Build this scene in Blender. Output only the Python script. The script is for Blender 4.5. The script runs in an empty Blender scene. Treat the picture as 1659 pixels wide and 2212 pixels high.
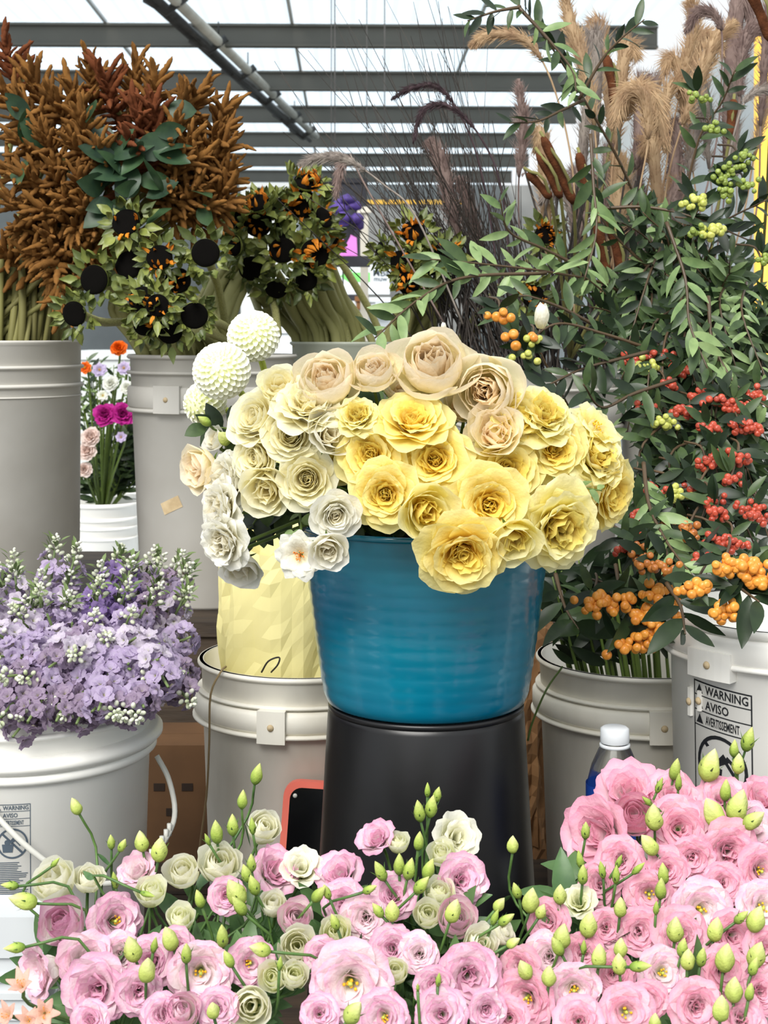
import bpy, math, random
import numpy as np
from mathutils import Vector, Matrix, noise

# ------------------------------------------------------------------ camera, sky, light
F = 3200.0; HY = 720.0; CX = 829.5; EYE = 1.45
scene = bpy.context.scene
col = scene.collection
cam_d = bpy.data.cameras.new('camera'); cam = bpy.data.objects.new('camera', cam_d); col.objects.link(cam)
cam.location = (0, 0, EYE); cam.rotation_euler = (math.radians(90), 0, 0)
cam_d.sensor_fit = 'VERTICAL'; cam_d.sensor_height = 36; cam_d.sensor_width = 27
cam_d.lens = F * 36 / 2212; cam_d.shift_y = -(1106 - HY) / 2212
cam_d.clip_start = .05; cam_d.clip_end = 200
cam_d.dof.use_dof = True; cam_d.dof.focus_distance = 1.68; cam_d.dof.aperture_fstop = 18
scene.camera = cam
w = bpy.data.worlds.new('overcast_sky'); scene.world = w; w.use_nodes = True
w.node_tree.nodes['Background'].inputs[0].default_value = (.93, .97, 1.0, 1)
w.node_tree.nodes['Background'].inputs[1].default_value = .86
sun_d = bpy.data.lights.new('sun', 'SUN'); sun = bpy.data.objects.new('sun', sun_d); col.objects.link(sun)
sun_d.energy = 4.0; sun_d.angle = math.radians(38); sun_d.color = (1, .97, .92)
sun.rotation_euler = (math.radians(46), 0, math.radians(-18))
scene.view_settings.view_transform = 'Standard'; scene.view_settings.look = 'None'
scene.view_settings.gamma = 1; scene.view_settings.use_curve_mapping = False
scene.view_settings.exposure = 0.3

# ------------------------------------------------------------------ helpers
def P(px, py, D): return Vector(((px - CX) / F * D, D, EYE - (py - HY) / F * D))
def lin(c):
    return tuple((x / 255 / 12.92) if x / 255 <= .04045 else ((x / 255 + .055) / 1.055) ** 2.4 for x in c) + (1,)
def N(nt, t, **kw):
    n = nt.nodes.new(t)
    for k, v in kw.items():
        if hasattr(n, k): setattr(n, k, v)
    return n
def base_mat(name):
    m = bpy.data.materials.new(name); m.use_nodes = True
    nt = m.node_tree; nt.nodes.clear()
    return m, nt, N(nt, 'ShaderNodeOutputMaterial')
def finish(nt, out, colsock, rough, spec, transl, bump=None, metal=0, coat=0):
    b = N(nt, 'ShaderNodeBsdfPrincipled')
    nt.links.new(colsock, b.inputs['Base Color'])
    b.inputs['Roughness'].default_value = rough; b.inputs['Specular IOR Level'].default_value = spec
    b.inputs['Metallic'].default_value = metal; b.inputs['Coat Weight'].default_value = coat
    if bump is not None: nt.links.new(bump, b.inputs['Normal'])
    last = b.outputs[0]
    if transl > 0:
        t = N(nt, 'ShaderNodeBsdfTranslucent'); nt.links.new(colsock, t.inputs[0])
        mx = N(nt, 'ShaderNodeMixShader'); mx.inputs[0].default_value = transl
        nt.links.new(last, mx.inputs[1]); nt.links.new(t.outputs[0], mx.inputs[2]); last = mx.outputs[0]
    nt.links.new(last, out.inputs[0])
def mat(name, c1, c2=None, scale=15, rough=.5, spec=.4, transl=0, bump=0, bscale=None, rnd=.0, stretch=None, metal=0, coat=0, lo=.35, hi=.65, detail=4):
    """two colours mixed by noise and by a per-object random value"""
    m, nt, out = base_mat(name); c2 = c2 or c1
    tc = N(nt, 'ShaderNodeTexCoord'); vec = tc.outputs['Object']
    if stretch:
        mp = N(nt, 'ShaderNodeMapping'); mp.inputs['Scale'].default_value = stretch
        nt.links.new(vec, mp.inputs[0]); vec = mp.outputs[0]
    nz = N(nt, 'ShaderNodeTexNoise'); nz.inputs['Scale'].default_value = scale; nz.inputs['Detail'].default_value = detail
    nt.links.new(vec, nz.inputs['Vector'])
    mr = N(nt, 'ShaderNodeMapRange'); mr.inputs[1].default_value = lo; mr.inputs[2].default_value = hi
    nt.links.new(nz.outputs[0], mr.inputs[0]); fac = mr.outputs[0]
    if rnd:
        oi = N(nt, 'ShaderNodeObjectInfo')
        mm = N(nt, 'ShaderNodeMix'); mm.inputs[0].default_value = rnd
        nt.links.new(fac, mm.inputs[2]); nt.links.new(oi.outputs['Random'], mm.inputs[3]); fac = mm.outputs[0]
    mc = N(nt, 'ShaderNodeMix', data_type='RGBA'); nt.links.new(fac, mc.inputs[0])
    mc.inputs[6].default_value = lin(c1); mc.inputs[7].default_value = lin(c2)
    bs = None
    if bump:
        n2 = N(nt, 'ShaderNodeTexNoise'); n2.inputs['Scale'].default_value = bscale or scale * 4; n2.inputs['Detail'].default_value = 3
        nt.links.new(vec, n2.inputs['Vector'])
        bp = N(nt, 'ShaderNodeBump'); bp.inputs['Strength'].default_value = bump; bp.inputs['Distance'].default_value = .004
        nt.links.new(n2.outputs[0], bp.inputs['Height']); bs = bp.outputs[0]
    finish(nt, out, mc.outputs[2], rough, spec, transl, bs, metal, coat)
    return m
def petal_mat(name, stops, transl=.3, rnd=.12, rough=.55):
    """the petal's own pigment: from its base (g = 0) to its rim (g = 1)"""
    m, nt, out = base_mat(name)
    at = N(nt, 'ShaderNodeAttribute'); at.attribute_name = 'g'
    rp = N(nt, 'ShaderNodeValToRGB'); nt.links.new(at.outputs['Fac'], rp.inputs[0])
    e = rp.color_ramp.elements
    while len(e) < len(stops): e.new(.5)
    for i, (p, c) in enumerate(stops): e[i].position = p; e[i].color = lin(c)
    oi = N(nt, 'ShaderNodeObjectInfo')
    mr = N(nt, 'ShaderNodeMapRange'); mr.inputs[3].default_value = 1 - rnd; mr.inputs[4].default_value = 1.0
    nt.links.new(oi.outputs['Random'], mr.inputs[0])
    hs = N(nt, 'ShaderNodeHueSaturation'); nt.links.new(rp.outputs[0], hs.inputs['Color']); nt.links.new(mr.outputs[0], hs.inputs['Value'])
    tc = N(nt, 'ShaderNodeTexCoord'); nz = N(nt, 'ShaderNodeTexNoise'); nz.inputs['Scale'].default_value = 9
    nt.links.new(tc.outputs['Object'], nz.inputs['Vector'])
    bp = N(nt, 'ShaderNodeBump'); bp.inputs['Strength'].default_value = .12; bp.inputs['Distance'].default_value = .02
    nt.links.new(nz.outputs[0], bp.inputs['Height'])
    finish(nt, out, hs.outputs[0], rough, .25, transl, bp.outputs[0])
    return m
def mesh(name, v, f, m=None, g=None, smooth=True):
    me = bpy.data.meshes.new(name); me.from_pydata([tuple(x) for x in v], [], [tuple(x) for x in f])
    if m is not None: me.materials.append(m)
    if smooth and len(me.polygons): me.polygons.foreach_set('use_smooth', [True] * len(me.polygons))
    if g is not None:
        a = me.attributes.new('g', 'FLOAT', 'POINT'); a.data.foreach_set('value', [float(x) for x in g])
    me.update(); return me
def obj(name, me, parent=None, M=None):
    o = bpy.data.objects.new(name, me); col.objects.link(o)
    if parent: o.parent = parent
    if M is not None: o.matrix_basis = M
    return o
def tag(o, label, cat, group=None):
    o['label'] = label; o['category'] = cat
    if group: o['group'] = group
    return o
def thing(name, M, label=None, cat=None, group=None):
    o = bpy.data.objects.new(name, None); col.objects.link(o); o.empty_display_size = .02
    o.matrix_basis = M if isinstance(M, Matrix) else Matrix.Translation(M)
    if label: tag(o, label, cat, group)
    return o
def place(parts, root):
    for p in parts:
        c = obj(p[0], p[1], root, p[2])
        for s in (p[3] if len(p) > 3 else []): obj(s[0], s[1], c, s[2])
def aim(loc, d, spin=0., s=1.):
    d = Vector(d).normalized()
    q = d.to_track_quat('Z', 'Y')
    return Matrix.Translation(loc) @ q.to_matrix().to_4x4() @ Matrix.Rotation(spin, 4, 'Z') @ Matrix.Scale(s, 4)
I4 = Matrix.Identity(4)
def RZ(a): return Matrix.Rotation(a, 4, 'Z')
# labels: things of one look in one bunch are told apart by their order from the left
REG = {}
def reg(o, px, base, where, cat, group):
    o['category'] = cat; o['group'] = group
    REG.setdefault((base, where), []).append((px, o))
ORD = 'first second third fourth fifth sixth seventh eighth ninth tenth eleventh twelfth thirteenth fourteenth fifteenth sixteenth seventeenth eighteenth nineteenth twentieth'.split()
TENS = {2: 'twenty', 3: 'thirty', 4: 'forty', 5: 'fifty', 6: 'sixty', 7: 'seventy'}
def ordw(i):
    if i < 20: return ORD[i]
    t, u = divmod(i + 1, 10)
    return (TENS[t][:-1] + 'ieth') if u == 0 else TENS[t] + '-' + ORD[u - 1]
def write_labels():
    for (base, where), L in REG.items():
        L.sort(key=lambda t: t[0])
        for i, (_, o) in enumerate(L):
            if len(L) == 1: o['label'] = f'{base} {where}'
            elif i == 0: o['label'] = f'{base}, leftmost {where}'
            elif i == len(L) - 1: o['label'] = f'{base}, rightmost {where}'
            else: o['label'] = f'{base}, {ordw(i)} from left {where}'

# ------------------------------------------------------------------ shape makers
class MB:
    def __init__(s): s.v = []; s.f = []; s.g = []
    def add(s, v, f, g=None, M=None):
        n = len(s.v)
        if M is not None: v = [M @ Vector(x) for x in v]
        s.v += [tuple(x) for x in v]; s.f += [tuple(i + n for i in q) for q in f]
        s.g += list(g) if g is not None else [0.] * len(v)
        return s
    def box(s, x0, x1, y0, y1, z0, z1, M=None):
        return s.add([(x0, y0, z0), (x1, y0, z0), (x1, y1, z0), (x0, y1, z0), (x0, y0, z1), (x1, y0, z1), (x1, y1, z1), (x0, y1, z1)],
              [(0, 3, 2, 1), (4, 5, 6, 7), (0, 1, 5, 4), (1, 2, 6, 5), (2, 3, 7, 6), (3, 0, 4, 7)], None, M)
    def mesh(s, name, m, smooth=True, g=False): return mesh(name, s.v, s.f, m, s.g if g else None, smooth)
def catmull(pts, n):
    p = [Vector(x) for x in pts]
    if len(p) == 2: return [p[0].lerp(p[1], i / n) for i in range(n + 1)]
    p = [p[0] * 2 - p[1]] + p + [p[-1] * 2 - p[-2]]
    out = []; segs = len(p) - 3
    for i in range(n + 1):
        t = i / n * segs; k = min(int(t), segs - 1); t -= k
        a, b, c, d = p[k:k + 4]
        out.append(.5 * ((2 * b) + (c - a) * t + (2 * a - 5 * b + 4 * c - d) * t * t + (3 * b - a - 3 * c + d) * t ** 3))
    return out
def tube(pts, r, n=6, cap=True):
    pts = [Vector(p) for p in pts]; m = len(pts)
    rr = r if hasattr(r, '__len__') else [r] * m
    v = []; f = []; up = Vector((.3, .2, .9)); x = None
    for i in range(m):
        t = (pts[min(i + 1, m - 1)] - pts[max(i - 1, 0)])
        t = t.normalized() if t.length > 1e-9 else Vector((0, 0, 1))
        if x is None: x = t.cross(up if abs(t.dot(up)) < .95 else Vector((1, 0, 0))).normalized()
        else:
            x = x - t * x.dot(t); x = x.normalized() if x.length > 1e-6 else t.orthogonal().normalized()
        y = t.cross(x)
        for k in range(n):
            a = 2 * math.pi * k / n; v.append(pts[i] + (x * math.cos(a) + y * math.sin(a)) * rr[i])
    for i in range(m - 1):
        for k in range(n):
            f.append((i * n + k, i * n + (k + 1) % n, (i + 1) * n + (k + 1) % n, (i + 1) * n + k))
    if cap:
        f.append(tuple(range(n))[::-1]); f.append(tuple((m - 1) * n + k for k in range(n)))
    return v, f
def lathe(prof, n=64, closed=False):
    v = []; f = []
    for r, z in prof:
        for k in range(n):
            a = 2 * math.pi * k / n; v.append((r * math.cos(a), r * math.sin(a), z))
    m = len(prof)
    for i in range(m - 1 + (1 if closed else 0)):
        j = (i + 1) % m
        for k in range(n): f.append((i * n + k, i * n + (k + 1) % n, j * n + (k + 1) % n, j * n + k))
    return v, f
def petal(L, W, th, R=1., ruf=.0, seed=0, nu=9, nv=9, r0=.05, z0=0., tip=.25, base=.35, point=0.):
    rd = random.Random(seed); ph = [rd.uniform(0, 6.28) for _ in range(4)]
    vs = np.linspace(0, 1, nv); us = np.linspace(-1, 1, nu)
    ths = np.radians(np.interp(vs, np.linspace(0, 1, len(th)), th))
    V = []; G = []
    for i, u in enumerate(us):
        Lu = L * (1 - tip * u * u - point * abs(u)) * (1 + .05 * ruf * 10 * math.sin(u * 6 + ph[0]))
        r = r0; z = z0
        for j, v in enumerate(vs):
            if j:
                t = .5 * (ths[j] + ths[j - 1]); r += math.sin(t) * Lu / (nv - 1); z += math.cos(t) * Lu / (nv - 1)
            wd = W * (base + (1 - base) * math.sin(math.pi / 2 * min(1, v * 1.3)))
            wd *= 1 - .26 * max(0, (v - .6) / .4) ** 3
            t = u * wd; y = R * math.sin(t / R); d = R * (1 - math.cos(t / R))
            d += ruf * v * v * (.6 * math.sin(u * 4.5 + ph[1]) + .4 * math.sin(u * 8 + ph[2]) + .3 * math.sin(v * 7 + ph[3]))
            V.append((r - math.cos(ths[j]) * d, y, z + math.sin(ths[j]) * d)); G.append(v)
    Fc = [(i * nv + j, (i + 1) * nv + j, (i + 1) * nv + j + 1, i * nv + j + 1) for i in range(nu - 1) for j in range(nv - 1)]
    return V, Fc, G
def leaf(L=1., W=.2, fold=.25, bend=.3, nv=7, twist=0., tipw=.9):
    """leaf along +X, face to +Z; three verts across"""
    V = []; Fc = []; G = []
    for j in range(nv):
        v = j / (nv - 1); wd = W * (math.sin(math.pi * v ** tipw) ** .8 if 0 < v < 1 else .04)
        x = L * v; zc = -bend * L * v * v
        for u in (-1, 0, 1):
            y = u * wd; z = zc + abs(u) * fold * wd
            a = twist * v; V.append((x, y * math.cos(a) - (z - zc) * math.sin(a), zc + y * math.sin(a) + (z - zc) * math.cos(a))); G.append(v)
    for j in range(nv - 1):
        for u in (0, 1): Fc.append((j * 3 + u, (j + 1) * 3 + u, (j + 1) * 3 + u + 1, j * 3 + u + 1))
    return V, Fc, G
def ico(sub=1):
    t = (1 + 5 ** .5) / 2
    v = [Vector(x).normalized() for x in [(-1, t, 0), (1, t, 0), (-1, -t, 0), (1, -t, 0), (0, -1, t), (0, 1, t), (0, -1, -t), (0, 1, -t), (t, 0, -1), (t, 0, 1), (-t, 0, -1), (-t, 0, 1)]]
    f = [(0, 11, 5), (0, 5, 1), (0, 1, 7), (0, 7, 10), (0, 10, 11), (1, 5, 9), (5, 11, 4), (11, 10, 2), (10, 7, 6), (7, 1, 8), (3, 9, 4), (3, 4, 2), (3, 2, 6), (3, 6, 8), (3, 8, 9), (4, 9, 5), (2, 4, 11), (6, 2, 10), (8, 6, 7), (9, 8, 1)]
    for _ in range(sub):
        c = {}; nf = []
        def mid(a, b):
            k = (min(a, b), max(a, b))
            if k not in c: v.append(((v[a] + v[b]) / 2).normalized()); c[k] = len(v) - 1
            return c[k]
        for a, b, d in f:
            x, y, z = mid(a, b), mid(b, d), mid(d, a); nf += [(a, x, z), (b, y, x), (d, z, y), (x, y, z)]
        f = nf
    return v, f
def local(M, pts):
    Mi = M.inverted(); return [Mi @ Vector(p) for p in pts]
def stem_to(M, pts, r, m, root, name='stem', n=6, seg=8):
    """a stem through world points, as a child of the thing at M"""
    p = catmull(pts, seg); v, f = tube(p, r, n)
    return obj(name, mesh(name, local(M, v), f, m), root)
# ------------------------------------------------------------------ materials of the setting
M_conc = mat('floor_concrete', (120, 118, 112), (96, 94, 90), 3, rough=.8)
M_roof = mat('roof_sheet', (206, 219, 228), (196, 211, 222), .6, rough=.6, transl=.85)
M_beam = mat('beam_paint', (104, 101, 93), (92, 90, 83), 1.5, rough=.6)
M_wall = mat('back_wall_paint', (150, 152, 150), (120, 121, 120), .7, rough=.8)
M_wallr = mat('side_wall_paint', (205, 210, 210), (190, 194, 194), .8, rough=.7)
M_wood = mat('bench_wood', (64, 52, 40), (40, 33, 27), 6, rough=.7, stretch=(1, 8, 8), bump=.2)
M_black_iron = mat('dark_pipe', (70, 68, 66), (48, 46, 45), 8, rough=.4)
M_conduit = mat('pale_conduit', (205, 200, 188), (176, 172, 160), 5, rough=.35)
M_white_pl = mat('white_pail_plastic', (242, 241, 236), (218, 216, 208), 4.5, rough=.42, spec=.4, lo=.45, hi=.85, bump=.05)
M_dirty_pl = mat('worn_pail_plastic', (238, 235, 224), (190, 182, 164), 7, rough=.55, spec=.3, lo=.42, hi=.8, stretch=(1, 1, .45), bump=.12)
M_grey_pl = mat('grey_tall_plastic', (204, 202, 196), (176, 172, 164), 4, rough=.6, spec=.3, lo=.35, hi=.75, bump=.08)
M_bail = mat('clear_bail_plastic', (225, 225, 218), rough=.35, transl=.25)
M_ink = mat('black_print', (22, 24, 28), rough=.6)
M_inkgrey = mat('grey_print', (72, 84, 96), rough=.6)
M_paper_tape = mat('old_tape', (206, 186, 150), (180, 158, 122), 40, rough=.8)

def struct(o):
    o['kind'] = 'structure'; return o
def slab(name, x0, x1, y0, y1, z0, z1, m, parent=None, M=None):
    return obj(name, MB().box(x0, x1, y0, y1, z0, z1).mesh(name, m, False), parent, M)
struct(slab('floor', -14, 14, -6, 26, -.1, 0, M_conc))
struct(slab('wall_back', -14, 14, 22.5, 22.7, 0, 3.7, M_wall))
struct(slab('wall_right', 2.55, 2.75, 8.5, 22.5, 0, 3.75, M_wallr))
# roof: beams every 2 m with translucent sheets between them
HALL = Matrix.Rotation(math.radians(1.4), 4, 'Z')
ceil = bpy.data.objects.new('ceiling', None); col.objects.link(ceil); ceil.matrix_basis = HALL; struct(ceil)
ZB = EYE + 2.16; DEP = .17
bb = MB().box(-11, 2.35, -.012, .012, ZB, ZB + DEP).box(-11, 2.35, -.04, .04, ZB, ZB + .018).box(-11, 2.35, -.04, .04, ZB + DEP - .018, ZB + DEP)
beam_me = bb.mesh('beam', M_beam, False)
cr = [(x / 36 * 1.37, .012 * (1 if (x // 2) % 2 else 0)) for x in range(37)]      # shallow corrugation
pan_me = mesh('roof_panel', [(x, y, z) for y in (0, 1.96) for x, z in cr], [(k, k + 1, k + 38, k + 37) for k in range(36)], M_roof, None, False)
seam_me = MB().box(-.012, .012, 0, 1.96, .01, .03).mesh('seam_strip', M_wallr, False)
for k in range(-1, 7):
    y = 11.2 + 2.0 * k
    obj('beam', beam_me, ceil, Matrix.Translation((0, y, 0)))
    for i in range(-8, 2):
        obj('roof_panel', pan_me, ceil, Matrix.Translation((i * 1.4 - .4, y + .02, ZB + DEP + .02)))
        obj('seam_strip', seam_me, ceil, Matrix.Translation((i * 1.4 - .42, y + .02, ZB + DEP - .01)))
# hanging light rail: dark pipe, pale conduit, clamps and wires
a, b = P(300, -30, 9.3), P(655, 335, 16.4); b.z = a.z
rail = thing('hanging_rail', a, 'dark pipe and pale conduit hung diagonally below the roof beams', 'pipe')
d = b - a
for nm, off, r, m in (('pipe', Vector((0, 0, 0)), .045, M_black_iron), ('conduit', Vector((.14, 0, .0)), .038, M_conduit), ('side_bar', Vector((.075, 0, -.05)), .02, M_black_iron)):
    v, f = tube([off, off + d], r, 10); obj(nm, mesh(nm, v, f, m), rail)
for t in (.06, .25, .42, .6, .78, .93):
    q = d * t
    v, f = tube([q + Vector((-.07, 0, .02)), q + Vector((.07, 0, -.07)), q + Vector((.2, 0, .03))], .03, 6); obj('clamp', mesh('clamp', v, f, M_black_iron), rail)
    v, f = tube([q + Vector((.14, 0, .03)), q + Vector((.14, 0, ZB + DEP - a.z))], .006, 4); obj('wire', mesh('wire', v, f, M_black_iron), rail)
# right-hand yellow post
M_yel = mat('yellow_paint', (244, 196, 84), (232, 176, 62), 3, rough=.5)
yp = thing('yellow_post', P(1652, 720, 4.2), 'yellow painted post at the right edge beside the grasses', 'post')
yp.location.z = 0
v, f = lathe([(.03, 0), (.03, 2.3), (0, 2.3)], 20); obj('shaft', mesh('shaft', v, f, M_yel), yp)
v, f = lathe([(.031, 1.28), (.036, 1.29), (.036, 1.34), (.031, 1.35)], 20); obj('band', mesh('band', v, f, M_black_iron), yp)
v, f = lathe([(0, 0), (.09, 0), (.09, .012), (.03, .012)], 20); obj('foot_plate', mesh('foot_plate', v, f, M_yel), yp)

# stepped display benches
def bench(label, x0, x1, y0, y1, z):
    t = thing('display_bench', Vector((0, y0, 0)), label, 'bench')
    n = 3
    for i in range(n):
        a = (y1 - y0) / n; obj('plank', MB().box(x0, x1, i * a + .002, (i + 1) * a - .002, z - .025, z).mesh('plank', M_wood, False), t)
    obj('riser_board', MB().box(x0, x1, .01, .03, .02, z - .026).mesh('riser_board', M_wood, False), t)
    for x in (x0 + .05, -.02, x1 - .09):
        for yy in (.04, y1 - y0 - .07): obj('leg', MB().box(x, x + .05, yy, yy + .05, 0, z - .026).mesh('leg', M_wood, False), t)
    return t
bench('low wooden bench step under the pink lisianthus buckets', -1.3, 1.3, .95, 1.62, .4)
bench('middle wooden bench step under the white pails', -1.3, 1.3, 1.63, 2.55, .6)
bench('high wooden bench step under the tall grey buckets', -1.5, 1.4, 2.56, 3.4, .95)

# ------------------------------------------------------------------ pails and buckets
def ring(r0, r1, z0, z1, n=72):
    c = min((r1 - r0), (z1 - z0)) * .35
    return lathe([(r0, z0), (r1 - c, z0), (r1, z0 + c), (r1, z1 - c), (r1 - c, z1), (r0, z1)], n)
def body(r, h, rb, wall=.004, n=72, lip=.004):
    return lathe([(0, .004), (rb - wall, .004), (r - wall, h - .002), (r - wall * .5, h), (r + lip, h), (r + lip + .001, h - .004), (r, h - .008), (rb, .006), (rb - .006, 0), (0, 0)], n)
def pail(label, c, r, h, m, rb=None, rings=(), tabs=(), cat='bucket', group='white plastic pails', tilt=None, name='pail', prot=.012):
    M = Matrix.Translation(c)
    if tilt: M = M @ tilt
    t = thing(name, M, label, cat, group); rb = rb or r * .9
    v, f = body(r, h, rb); obj('body', mesh('body', v, f, m), t)
    for nm, z0, z1, pr in rings:          # depth below rim
        rr = rb + (r - rb) * (h - (z0 + z1) / 2) / h
        v, f = ring(rr - .003, rr + pr, h - z1, h - z0); obj(nm, mesh(nm, v, f, m), t)
    for a, z0, z1, wd, pr in tabs:
        rr = rb + (r - rb) * (h - (z0 + z1) / 2) / h
        b = MB(); n = 6; A = wd / rr
        for i in range(n):
            a0 = a + A * (i / n - .5); a1 = a + A * ((i + 1) / n - .5)
            q = []
            for zz in (h - z1, h - z0):
                for aa, ra in ((a0, rr), (a1, rr), (a1, rr + pr), (a0, rr + pr)):
                    q.append((ra * math.sin(aa), -ra * math.cos(aa), zz))
            b.add(q, [(0, 3, 2, 1), (4, 5, 6, 7), (0, 1, 5, 4), (1, 2, 6, 5), (2, 3, 7, 6), (3, 0, 4, 7)])
        tb = obj('tab', b.mesh('tab', m, False), t)
        zc = h - (z0 + z1) / 2
        v, f = lathe([(0, .003), (.004, .002), (.005, 0), (.003, -.001), (0, -.001)], 12)
        obj('rivet', mesh('rivet', v, f, M_paper_tape), tb, aim(Vector(((rr + pr) * math.sin(a), -(rr + pr) * math.cos(a), zc)), (math.sin(a), -math.cos(a), 0)))
    return t, rb
class Decal:
    """flat print bent on to the wall of a pail: x right, y up from the label centre, in metres"""
    def __init__(s): s.b = MB()
    def rect(s, x0, x1, y0, y1):
        n = max(1, int((x1 - x0) / .008))
        for i in range(n):
            a, c = x0 + (x1 - x0) * i / n, x0 + (x1 - x0) * (i + 1) / n
            s.b.add([(a, y0, 0), (c, y0, 0), (c, y1, 0), (a, y1, 0)], [(0, 1, 2, 3)])
        return s
    def frame(s, x0, x1, y0, y1, t):
        return s.rect(x0, x1, y0, y0 + t).rect(x0, x1, y1 - t, y1).rect(x0, x0 + t, y0, y1).rect(x1 - t, x1, y0, y1)
    def line(s, p, q, t):
        p, q = Vector(p + (0,)), Vector(q + (0,)); d = (q - p).normalized(); nn = Vector((-d.y, d.x, 0)) * t / 2
        s.b.add([p - nn, q - nn, q + nn, p + nn], [(0, 1, 2, 3)]); return s
    def poly(s, pts): s.b.add([(x, y, 0) for x, y in pts], [tuple(range(len(pts)))]); return s
    def circle(s, x, y, r, t, n=32):
        v = []; f = []
        for k in range(n):
            a = 2 * math.pi * k / n
            v += [(x + r * math.cos(a), y + r * math.sin(a), 0), (x + (r - t) * math.cos(a), y + (r - t) * math.sin(a), 0)]
            j = (k + 1) % n; f.append((2 * k, 2 * j, 2 * j + 1, 2 * k + 1))
        s.b.add(v, f); return s
    def text(s, body, x, y, size, align='LEFT', sx=1.):
        cu = bpy.data.curves.new('lettering', 'FONT'); cu.body = body; cu.size = size; cu.align_x = align; cu.resolution_u = 2; cu.offset = size * .018
        o = bpy.data.objects.new('lettering', cu); col.objects.link(o)
        bpy.context.view_layer.update()
        me = bpy.data.meshes.new_from_object(o.evaluated_get(bpy.context.evaluated_depsgraph_get()))
        s.b.add([(x + v.co.x * sx, y + v.co.y, 0) for v in me.vertices], [tuple(p.vertices) for p in me.polygons])
        bpy.data.objects.remove(o); bpy.data.curves.remove(cu); bpy.data.meshes.remove(me)
        return s
    def bend(s, name, m, r, rb, h, ang, zc, parent, off=.0008, slant=0.):
        V = []
        for x, y, _ in s.b.v:
            z = zc + y - slant * x; rr = rb + (r - rb) * z / h + off; a = ang + x / rr
            V.append((rr * math.sin(a), -rr * math.cos(a), z))
        return obj(name, mesh(name, V, s.b.f, m, None, False), parent)
def warning_label(t, r, rb, h, ang, zc, W, H, m, slant=0.):
    d = Decal(); x0, x1, y1 = -W / 2, W / 2, H / 2; s = W
    d.frame(x0, x1, -y1, y1, s * .02)
    rows = ['WARNING', 'AVISO', 'AVERTISSEMENT']
    for i, tx in enumerate(rows):
        yb = y1 - s * .21 * (i + 1)
        d.rect(x0, x1, yb, yb + s * .015)
        d.poly([(x0 + s * .05, yb + s * .04), (x0 + s * .19, yb + s * .04), (x0 + s * .12, yb + s * .17)])
        d.text(tx, x0 + s * .24, yb + s * .05, s * .17, sx=(.46 if i == 2 else .86))
    cy = y1 - s * .63 - s * .48; R = s * .43
    d.circle(0, cy, R, s * .05); d.line((-R * .68, cy + R * .68), (R * .68, cy - R * .68), s * .06)
    # toddler leaning into a pail
    d.poly([(-s * .26, cy - s * .25), (0, cy - s * .25), (s * .03, cy - s * .02), (-s * .29, cy - s * .02)])
    d.circle(-s * .14, cy + s * .03, s * .08, s * .08, 12)
    d.poly([(-s * .12, cy + s * .02), (s * .05, cy + s * .2), (s * .14, cy + s * .1), (-s * .04, cy + s * .0)])
    d.line((s * .1, cy + s * .16), (s * .27, cy + s * .04), s * .05); d.line((s * .08, cy + s * .1), (s * .22, cy - s * .06), s * .05)
    rd = random.Random(4); y = cy - R - s * .1
    while y > -y1 + s * .06:
        d.rect(x0 + s * .05, x0 + s * .05 + s * rd.uniform(.55, .9), y - s * .022, y); y -= s * .052
    return d.bend('warning_label', m, r, rb, h, ang, zc, t, slant=slant)

# stock pail at the left
c = P(60, 1467, 1.85); zr = c.z; c.z = .6; h = zr - .6; R_ = .153
stockpail, rb = pail('white pail of lilac stock with clear bail handle', c, R_, h, M_white_pl, rings=[('lip', 0, .006, .004), ('upper_flange', .030, .036, .010), ('collar', .056, .074, .016), ('lower_flange', .074, .088, .009)], rb=.140)
warning_label(stockpail, R_, rb, h, .12, h - .168, .041, .118, M_inkgrey)
# bail: a strap from the ear, sagging round the right side
pts = []
for a, z, rr in ((-.22, .285, .158), (-.02, .25, .163), (.25, .205, .17), (.55, .165, .175), (.85, .15, .178), (1.1, .16, .182), (1.35, .18, .186), (1.5, .20, .186), (1.57, .235, .176), (1.62, .262, .160)):
    pts.append((rr * math.sin(a), -rr * math.cos(a), z + h - .36))
v, f = tube(catmull(pts, 40), .0034, 8); bo = obj('bail', mesh('bail', v, f, M_bail), stockpail)
for k in (22, 23, 24, 25, 26, 27):
    q = catmull(pts, 40)[k]; v, f = tube([q + Vector((0, 0, -.004)), q + Vector((0, 0, .011))], .003, 6); obj('grip_rib', mesh('grip_rib', v, f, M_bail), bo)
v, f = lathe([(0, .012), (.02, .012), (.024, .006), (.024, -.004), (0, -.004)], 24)
obj('ear', mesh('ear', v, f, M_white_pl), stockpail, aim(Vector((.155 * math.sin(-.22), -.155 * math.cos(-.22), h - .075)), (math.sin(-.22), -math.cos(-.22), 0)))

# pail with the yellow paper and pail with green stems
def pail5(label, px, ang):
    c = P(px, 1415, 2.2); zr = c.z; c.z = .6; h = zr - .6
    return pail(label, c, .15, h, M_dirty_pl, rb=.137, rings=[('lip', 0, .008, .006), ('upper_flange', .040, .044, .008), ('skirt', .047, .078, .013), ('skirt_edge', .078, .084, .016)], tabs=[(ang, .043, .088, .036, .019)])
pp1, rbx = pail5('worn white pail holding the pale yellow paper', 655, -.22)
pp2, rbx = pail5('worn white pail of leafy green stems beside the water bottle', 1385, .02)
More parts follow.
